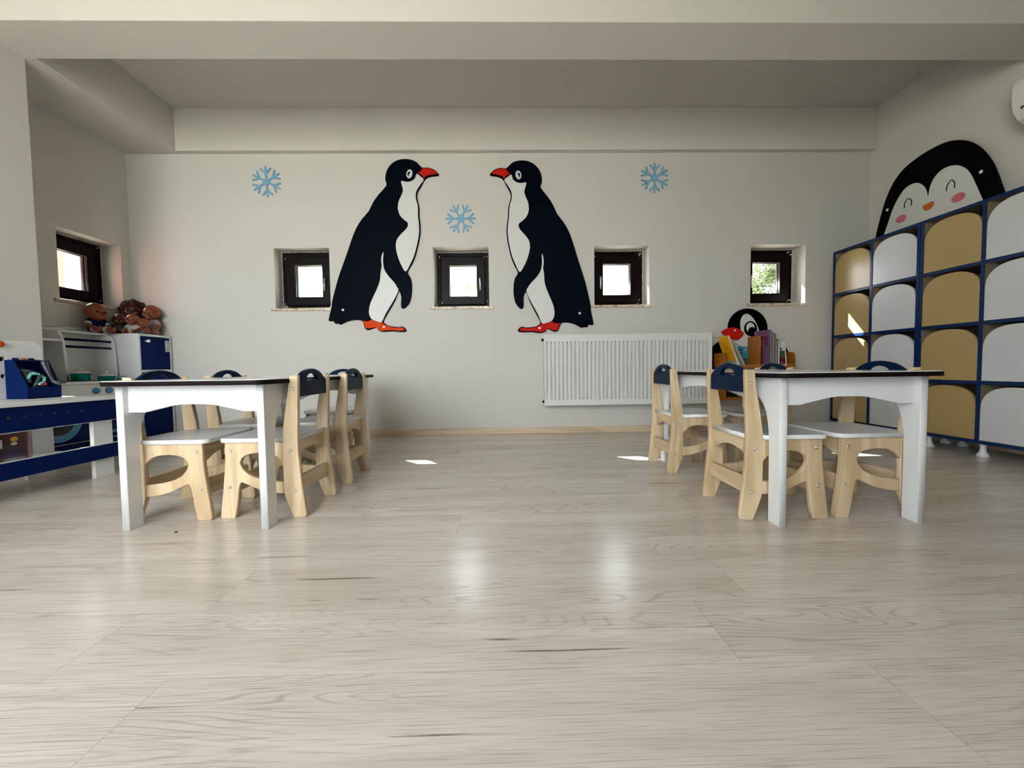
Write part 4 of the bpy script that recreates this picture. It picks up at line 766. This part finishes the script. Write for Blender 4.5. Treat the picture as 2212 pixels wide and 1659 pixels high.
for i in range(-6, 6):
    y = 1.996 - 0.0578 * (5 - i); 
    if y > 1.14: lathe('peg_hole', M_dark, [(0, 0.0006), (0.0065, 0.0006), (0.007, 0)], -2.150 - ox, y - oy, ub, 14, 'X', 0.3675)
hl = [[(2.160 - oy - 0.0, 0.4325)], ]
bp = rrect(1.12 - oy, 2.150 - oy, 0.432, 0.728, 0.045, corners=(1, 1, 0, 0))
holes = [ring(1.982 - oy, 0.634, 0.0125, n=20), ring(1.982 - oy, 0.548, 0.0115, n=20)] + [ring(1.982 - 0.12 * q - oy, z, 0.012, n=20) for q in (1, 2, 3, 4) for z in (0.634, 0.548)]
plate('peg_board', M_white, [bp] + holes, 0.018, 'YZ', -2.514 - ox, t, 0.002)
wb('peg_board_backing', M_dark, -2.532, -2.5235, 1.14, 2.10, 0.45, 0.70)
k = lathe('peg_knob', M_orange, [(0, 0.03), (0.014, 0.028), (0.017, 0.018), (0.014, 0.004), (0.006, 0)], -2.505 - ox, 1.958 - oy, t, 18, 'X', 0.708); k['label'] = 'orange peg knob'

# toolbox standing on the bench
t = thing('toy_toolbox', 'royal blue open-fronted toolbox full of toy tools, standing on the workbench', 'toolbox', (-2.45, 2.06, 0.432))
hx, hy, h = 0.052, 0.072, 0.198
prof = [(-hx, 0), (hx, 0), (hx, 0.058), (-0.008, h), (-hx, h)]
for y in (-hy, hy): plate('end_panel', M_blue, [prof], 0.007, 'XZ', y, t, 0.001)
boxes('shell', M_blue, [(-hx, hx, -hy + .0035, hy - .0035, 0, 0.006), (-hx, -hx + 0.006, -hy + .0035, hy - .0035, 0, h), (hx - 0.006, hx, -hy + .0035, hy - .0035, 0, 0.058), (-hx, -0.010, -hy + .0035, hy - .0035, h - 0.006, h)], t)
for (y, m) in ((-0.045, M_blue), (-0.012, M_fbeak), (0.02, M_blue)): box('top_clip', m, -0.042, -0.026, y - 0.008, y + 0.008, h, h + 0.010, t, 0.001)
X0, Y0, Z0 = -2.45, 2.06, 0.432
a = thing('toy_tool', 'mint green curved plastic toy tool lying in the blue toolbox', 'toy', (X0, Y0, Z0))
pts = [(0.020, -0.045, 0.10), (0.022, -0.030, 0.128), (0.024, -0.004, 0.125), (0.030, 0.020, 0.104), (0.034, 0.012, 0.085), (0.040, -0.008, 0.075), (0.042, -0.018, 0.070)]
tubes('body', M_mint, [(p, q, 0.0065, 0.0065) for p, q in zip(pts, pts[1:])], a)
a = thing('toy_tool', 'dark red round toy part under the mint green one in the toolbox', 'toy', (X0, Y0, Z0)); blob('body', M_redp, [('e', (0.030, 0.006, 0.072), (0.018, 0.022, 0.014))], a, 0.003)
a = thing('toy_tool', 'dark grey toy drill with a thick handle at the left in the toolbox', 'toy', (X0, Y0, Z0)); blob('body', M_tool, [('c', (0.0, -0.050, 0.140), (0.012, -0.025, 0.135), 0.013, 0.012), ('c', (0.0, -0.044, 0.135), (0.018, -0.036, 0.085), 0.011, 0.010), ('c', (0.012, -0.02, 0.135), (0.016, 0.0, 0.133), 0.006, 0.004)], a, 0.003)
a = thing('toy_tool', 'grey translucent toy screwdriver crossing the toolbox opening', 'toy', (X0, Y0, Z0)); tubes('body', M_tool, [((0.030, 0.0, 0.115), (0.036, -0.034, 0.055), 0.008, 0.006), ((0.028, 0.004, 0.122), (0.030, 0.0, 0.115), 0.005, 0.008)], a)
a = thing('toy_tool', 'black toy tool with a ribbed grip hanging over the right end of the toolbox', 'toy', (X0, Y0, Z0)); blob('body', M_tool, [('c', (-0.004, 0.050, 0.185), (0.010, 0.052, 0.140), 0.015, 0.012), ('c', (0.010, 0.052, 0.140), (0.036, 0.050, 0.085), 0.010, 0.009), ('c', (0.036, 0.050, 0.085), (0.052, 0.060, 0.075), 0.010, 0.012), ('c', (0.052, 0.060, 0.075), (0.058, 0.088, 0.078), 0.006, 0.007)], a, 0.003)
a = thing('toy_tool', 'dark toy block at the bottom of the blue toolbox', 'toy', (X0, Y0, Z0)); boxes('body', M_tool, [(-0.03, 0.03, -0.05, 0.045, 0.007, 0.06)], a, 0.004)

# dark red package on the bench's lower shelf
t = thing('play_set_bag', 'dark red printed play set in a clear zip bag on the workbench shelf', 'bag', (-2.36, 1.78, 0.128))
boxes('printed_insert', M_pack, [(-0.03, 0.018, -0.16, 0.145, 0.008, 0.180)], t, 0.010)
bagm = plate('clear_bag', M_film, [rrect(-0.175, 0.165, 0.001, 0.190, 0.035)], 0.060, 'YZ', -0.006, t, 0.010)
plate('label_panel', M_pwhite, [[(-0.12, 0.085), (0.045, 0.085), (0.045, 0.125), (-0.12, 0.125)]], 0.0008, 'YZ', 0.0249, t)
plate('label_text_line', M_black_ink, [[(-0.11, 0.108), (0.01, 0.108), (0.01, 0.114), (-0.11, 0.114)], [(-0.05, 0.094), (0.035, 0.094), (0.035, 0.099), (-0.05, 0.099)]], 0.0006, 'YZ', 0.0256, t)
plate('label_picture', M_yellow, [ring(-0.04, 0.138, 0.030, 0.012)], 0.0008, 'YZ', 0.0249, t); plate('label_picture', M_yellow, [ring(0.09, 0.122, 0.014, 0.012)], 0.0008, 'YZ', 0.0249, t); plate('label_picture', M_pwhite, [ring(0.088, 0.100, 0.012, 0.008)], 0.0008, 'YZ', 0.0249, t)

# ------------------------------------------------------------------ toy kitchen and toy fridge along the left wall
ox, oy = -2.88, 2.615
t = thing('toy_kitchen', 'white toy kitchen with curved hutch, blue rails and a porthole oven door', 'toy kitchen', (ox, oy, 0))
def kb(name, m, x0, x1, y0, y1, z0, z1, bev=0.001): return box(name, m, x0 - ox, x1 - ox, y0 - oy, y1 - oy, z0, z1, t, bev)
boxes('base_cabinet', M_white, [(-0.150, 0.138, -0.322, 0.328, 0.06, 0.488), (-0.148, 0.120, -0.315, 0.320, 0.0, 0.06)], t, 0.001)
kb('worktop', M_white, -3.03, -2.722, 2.291, 2.944, 0.488, 0.505, 0.002)
kb('hob', M_black, -3.00, -2.745, 2.43, 2.935, 0.505, 0.508)
kb('control_panel', M_white, -2.742, -2.735, 2.32, 2.940, 0.392, 0.486)
for y in (2.632, 2.717): lathe('knob', M_bluek, [(0, 0.016), (0.018, 0.015), (0.021, 0.008), (0.021, 0)], -2.735 - ox, y - oy, t, 22, 'X', 0.440)
dr = kb('oven_door', M_blue, -2.742, -2.733, 2.300, 2.590, 0.118, 0.385); dr['label'] = 'navy oven door with a turquoise porthole ring'
plate('porthole_ring', M_bluek, [ring(2.405 - oy, 0.262, 0.128, n=40), ring(2.405 - oy, 0.262, 0.086, n=40)], 0.006, 'YZ', -2.730 - ox, dr, 0.001)
plate('porthole_glass', M_dark, [ring(2.405 - oy, 0.262, 0.087, n=40)], 0.003, 'YZ', -2.731 - ox, dr)
kb('plinth', M_blue, -2.742, -2.734, 2.300, 2.940, 0.012, 0.112)
d3 = kb('cupboard_door', M_blue, -2.742, -2.733, 2.615, 2.938, 0.118, 0.385); d3['label'] = 'navy cupboard door with turquoise handle'
box('door_handle', M_bluek, -2.733 - ox, -2.718 - ox, 2.69 - oy, 2.75 - oy, 0.145, 0.165, d3, 0.002)
# hutch: three upright side panels with rounded fronts, a wavy back, a shelf, two rails
side = [(-0.148, 0.506), (0.010, 0.506), (0.004, 0.60), (-0.002, 0.70)] + smooth_open([(-0.006, 0.76), (-0.016, 0.805), (-0.038, 0.836), (-0.07, 0.848), (-0.10, 0.850)], 4) + [(-0.148, 0.850)]
for y in (2.300, 2.598, 2.925):
    plate('hutch_side', M_white, [side], 0.016, 'XZ', y - oy, t, 0.002)
wave = [(-0.31, 0.506), (0.322, 0.506), (0.322, 0.852), (0.27, 0.854)] + smooth_open([(0.26, 0.857), (0.22, 0.872), (0.17, 0.884), (0.12, 0.883), (0.06, 0.872), (-0.02, 0.862), (-0.12, 0.858), (-0.31, 0.857)], 4)
plate('hutch_back', M_white, [wave], 0.010, 'YZ', -3.022 - ox, t, 0.001)
kb('hutch_shelf', M_white, -3.017, -2.885, 2.309, 2.590, 0.768, 0.784)
kb('hutch_top', M_white, -3.017, -2.93, 2.607, 2.917, 0.834, 0.848)
for z in (0.786, 0.738): tubes('rail', M_navy, [((-2.905 - ox, 2.606 - oy, z), (-2.905 - ox, 2.917 - oy, z), 0.0085, 0.0085)], t, 14)

t = thing('toy_fridge', 'white toy fridge-freezer with blue doors, in the back left corner', 'toy fridge', (-2.88, 3.093, 0))
ox, oy = -2.88, 3.093
Z1 = 0.851
boxes('carcass', M_white, [(-0.150, 0.148, -0.143, -0.127, 0, Z1), (-0.150, 0.148, 0.127, 0.143, 0, Z1), (-0.150, 0.148, -0.127, 0.127, Z1 - 0.016, Z1), (-0.150, 0.148, -0.127, 0.127, 0.562, 0.578), (-0.150, 0.148, -0.127, 0.127, 0.05, 0.066), (-0.150, -0.144, -0.127, 0.127, 0, Z1)], t, 0.001)
d = box('door', M_blue, 0.134, 0.150, -0.123, 0.123, 0.583, Z1 - 0.020, t, 0.0015); d['label'] = 'small blue freezer door'
lathe('knob', M_cap, [(0, 0.030), (0.009, 0.029), (0.0125, 0.022), (0.009, 0.014), (0.005, 0.008), (0.006, 0)], 0.150, -0.085, d, 20, 'X', 0.797)
lb = plate('temperature_label', M_pwhite, [[(0.082, 0.722), (0.118, 0.722), (0.118, 0.812), (0.082, 0.812)]], 0.001, 'YZ', 0.1507, d)
for s_, z_, h_ in (('-18', 0.797, 0.019), ('c', 0.771, 0.024), ("'", 0.779, 0.016), ('A', 0.742, 0.030)): text('lettering', M_black_ink, s_, h_, 'YZ', 0.1515, 0.101, z_, lb)
d = box('door', M_blue, 0.134, 0.150, -0.123, 0.123, 0.071, 0.557, t, 0.0015); d['label'] = 'tall blue fridge door'
lathe('knob', M_cap, [(0, 0.030), (0.009, 0.029), (0.0125, 0.022), (0.009, 0.014), (0.005, 0.008), (0.006, 0)], 0.150, -0.085, d, 20, 'X', 0.49)

t = thing('cooking_pot', 'teal toy pot with a cream lid on the left of the toy hob', 'pot', (-2.808, 2.592 + 0.022, 0.508))
lathe('body', M_teal, [(0, 0.0), (0.040, 0.0), (0.045, 0.006), (0.046, 0.050), (0.048, 0.050), (0.044, 0.048), (0.0, 0.046)], 0, 0, t)
for s in (-1, 1): boxes('handle', M_teal, [(-0.010, 0.010, s * 0.051 - 0.007, s * 0.051 + 0.007, 0.040, 0.046)], t, 0.001)
l = lathe('lid', M_cream, [(0.047, 0.050), (0.040, 0.058), (0.02, 0.066), (0.0, 0.067)], 0, 0, t); lathe('lid_knob', M_cream, [(0, 0.086), (0.008, 0.083), (0.010, 0.076), (0.004, 0.066)], 0, 0, l, 16)
t = thing('frying_pan', 'shallow teal toy pan with cream lid and long handle, on the toy hob', 'pan', (-2.810, 2.783, 0.508))
lathe('body', M_teal, [(0, 0.0), (0.036, 0.0), (0.042, 0.004), (0.045, 0.030), (0.046, 0.030), (0.042, 0.028), (0.0, 0.026)], 0, 0, t)
boxes('handle', M_teal, [(-0.006, 0.006, 0.043, 0.115, 0.020, 0.026)], t, 0.002).rotation_euler = (0, 0, -0.25)
l = lathe('lid', M_cream, [(0.044, 0.030), (0.036, 0.038), (0.018, 0.044), (0.0, 0.045)], 0, 0, t); lathe('lid_knob', M_cream, [(0, 0.064), (0.008, 0.061), (0.010, 0.054), (0.004, 0.044)], 0, 0, l, 16)

# ------------------------------------------------------------------ dolls
def doll(label, x, y, z, r, rz, skin, cloth, hair=False, hz=2.35, nod=0, bare=False, sleeves=True):
    t = thing('baby_doll', label, 'doll', (x, y, z), math.radians(rz), group='dolls sitting on top of the toy kitchen and fridge')
    S = lambda *p: tuple(q * r for q in p)
    k = hz - 2.35; pr = []
    hm = Matrix.Rotation(math.radians(nod), 4, 'X')
    def H(p): v = hm @ Vector(p); return ((v.x) * r, (v.y) * r, (v.z + hz) * r)
    pr += [('e', H((0, .05, .06)), S(.93, 1.0, .98)), ('e', H((0, -.18, -.42)), S(.72, .72, .52)), ('e', H((.36, -.60, -.30)), S(.36, .32, .34)), ('e', H((-.36, -.60, -.30)), S(.36, .32, .34)),
           ('e', H((0, -.98, -.16)), S(.13, .15, .13)), ('e', H((0, -.80, -.50)), S(.24, .18, .12)), ('e', H((0, -.72, -.74)), S(.24, .22, .18)), ('e', H((.94, .06, -.15)), S(.12, .18, .26)), ('e', H((-.94, .06, -.15)), S(.12, .18, .26)),
           ('c', S(0, .05, 1.45 + k), S(0, .03, 1.2 + k * .5), .34 * r, .36 * r), ('e', S(0, .05, .95 + k * .5), S(.66, .52, .80 + k * .4)), ('e', S(0, .05, .38), S(.72, .58, .42))]
    for s in (-1, 1):
        pr += [('c', S(s * .60, .0, 1.35 + k * .8), S(s * .92, -.28, .85 + k * .5), .26 * r, .22 * r), ('c', S(s * .92, -.28, .85 + k * .5), S(s * .78, -.82, .60), .22 * r, .15 * r), ('e', S(s * .74, -.98, .56), S(.17, .20, .12))]
        for f in range(4): pr.append(('c', S(s * .74 + (f - 1.5) * .085, -1.08, .55), S(s * .74 + (f - 1.5) * .10, -1.24 + abs(f - 1.2) * .04, .46), .050 * r, .042 * r))
        pr.append(('c', S(s * .60, -.96, .60), S(s * .50, -1.10, .60), .055 * r, .045 * r))
        pr += [('c', S(s * .36, -.05, .34), S(s * .62, -.90, .36), .34 * r, .29 * r), ('c', S(s * .62, -.90, .36), S(s * .62, -1.50, .24), .27 * r, .19 * r), ('e', S(s * .64, -1.66, .36), S(.18, .18, .34))]
    b = blob('body', skin, pr, t, 0.055 * r, 5)
    for s in (-1, 1):
        e = blob('eye', M_black, [('e', H((s * .34, -.90, -.02)), S(.11, .07, .085))], t, 0.02 * r, 2)
    blob('mouth', M_dred, [('e', H((0, -.965, -.50)), S(.13, .05, .035))], t, 0.015 * r, 1)
    c = [('e', S(0, .05, .95 + k * .5), S(.74, .60, .72 + k * .4)), ('e', S(0, .05, .40), S(.78, .64, .40))] if not bare else [('e', S(0, .02, .36), S(.80, .68, .40))]
    for s in (-1, 1):
        if sleeves and not bare: c.append(('c', S(s * .56, .0, 1.32 + k * .8), S(s * .80, -.16, 1.05 + k * .6), .33 * r, .30 * r))
        c.append(('c', S(s * .36, -.05, .34), S(s * .52, -.55, .36), .39 * r, .36 * r))
    blob('outfit', cloth, c, t, 0.06 * r, 4)
    if cloth is M_clothb:
        for s in (-1, 1):
            d = blob('cuff', M_clothw, [('c', S(s * .50, -.53, .36), S(s * .53, -.62, .36), .385 * r, .375 * r)], t, 0.05 * r, 1); blob('cuff', M_clothw, [('c', S(s * .80, -.16, 1.05 + k * .6), S(s * .815, -.17, 1.03 + k * .6), .310 * r, .305 * r)], t, 0.05 * r, 1)
    if hair:
        bm = bmesh.new(); random.seed(5)
        for i in range(520):
            a = random.random() * 6.283; u = random.uniform(-.55, 1); q = math.sqrt(1 - u * u); p = Vector((q * math.cos(a), q * math.sin(a), u))
            if p.y < -.62 and u < .42: continue
            R2 = r * random.uniform(.92, 1.30); p = p * R2 + Vector((0, .15 * r, hz * r + .05 * r)); s = r * random.uniform(.12, .2)
            m = Matrix.Translation(p) @ Matrix.Rotation(random.random() * 6, 4, Vector((random.random(), random.random(), 1)).normalized())
            rs = bmesh.ops.create_icosphere(bm, subdivisions=1, radius=s, matrix=m)
        me = bpy.data.meshes.new('hair'); bm.to_mesh(me); bm.free(); put('hair', me, M_hair, t, True)
    return t
doll('bald tan doll in a navy blue suit, largest and leftmost of the dolls', -2.950, 2.870, 0.8495, 0.0640, 76, M_skin, M_clothb)
doll('small dark brown doll half hidden behind the white-shirted one', -2.930, 3.030, 0.852, 0.0480, 30, M_skin3, M_clothd)
doll('small tan doll in a white shirt, in the middle of the row', -2.815, 3.005, 0.852, 0.0450, 18, M_skin, M_clothw)
doll('dark doll with a big bush of curly dark red hair, behind the others', -2.945, 3.150, 0.852, 0.0650, 35, M_skin3, M_clothd, hair=True, hz=3.0)
doll('bald pink-brown doll in a patterned top, rightmost and tallest in front of the corner wall', -2.815, 3.165, 0.852, 0.0600, 8, M_skin2, M_clothp, hz=3.0)
doll('small brown doll slumped forward in turquoise shorts, at the front right', -2.772, 3.040, 0.852, 0.0420, 20, M_skin2, M_cloths, hz=1.9, nod=14, bare=True)

t = thing('crumb', 'tiny dark crumb on the floor in front of the left table', 'crumb', (-1.147, 1.34, 0.0)); blob('body', M_dark, [('e', (0, 0, 0.003), (0.005, 0.004, 0.003))], t, 0.0012, 1)
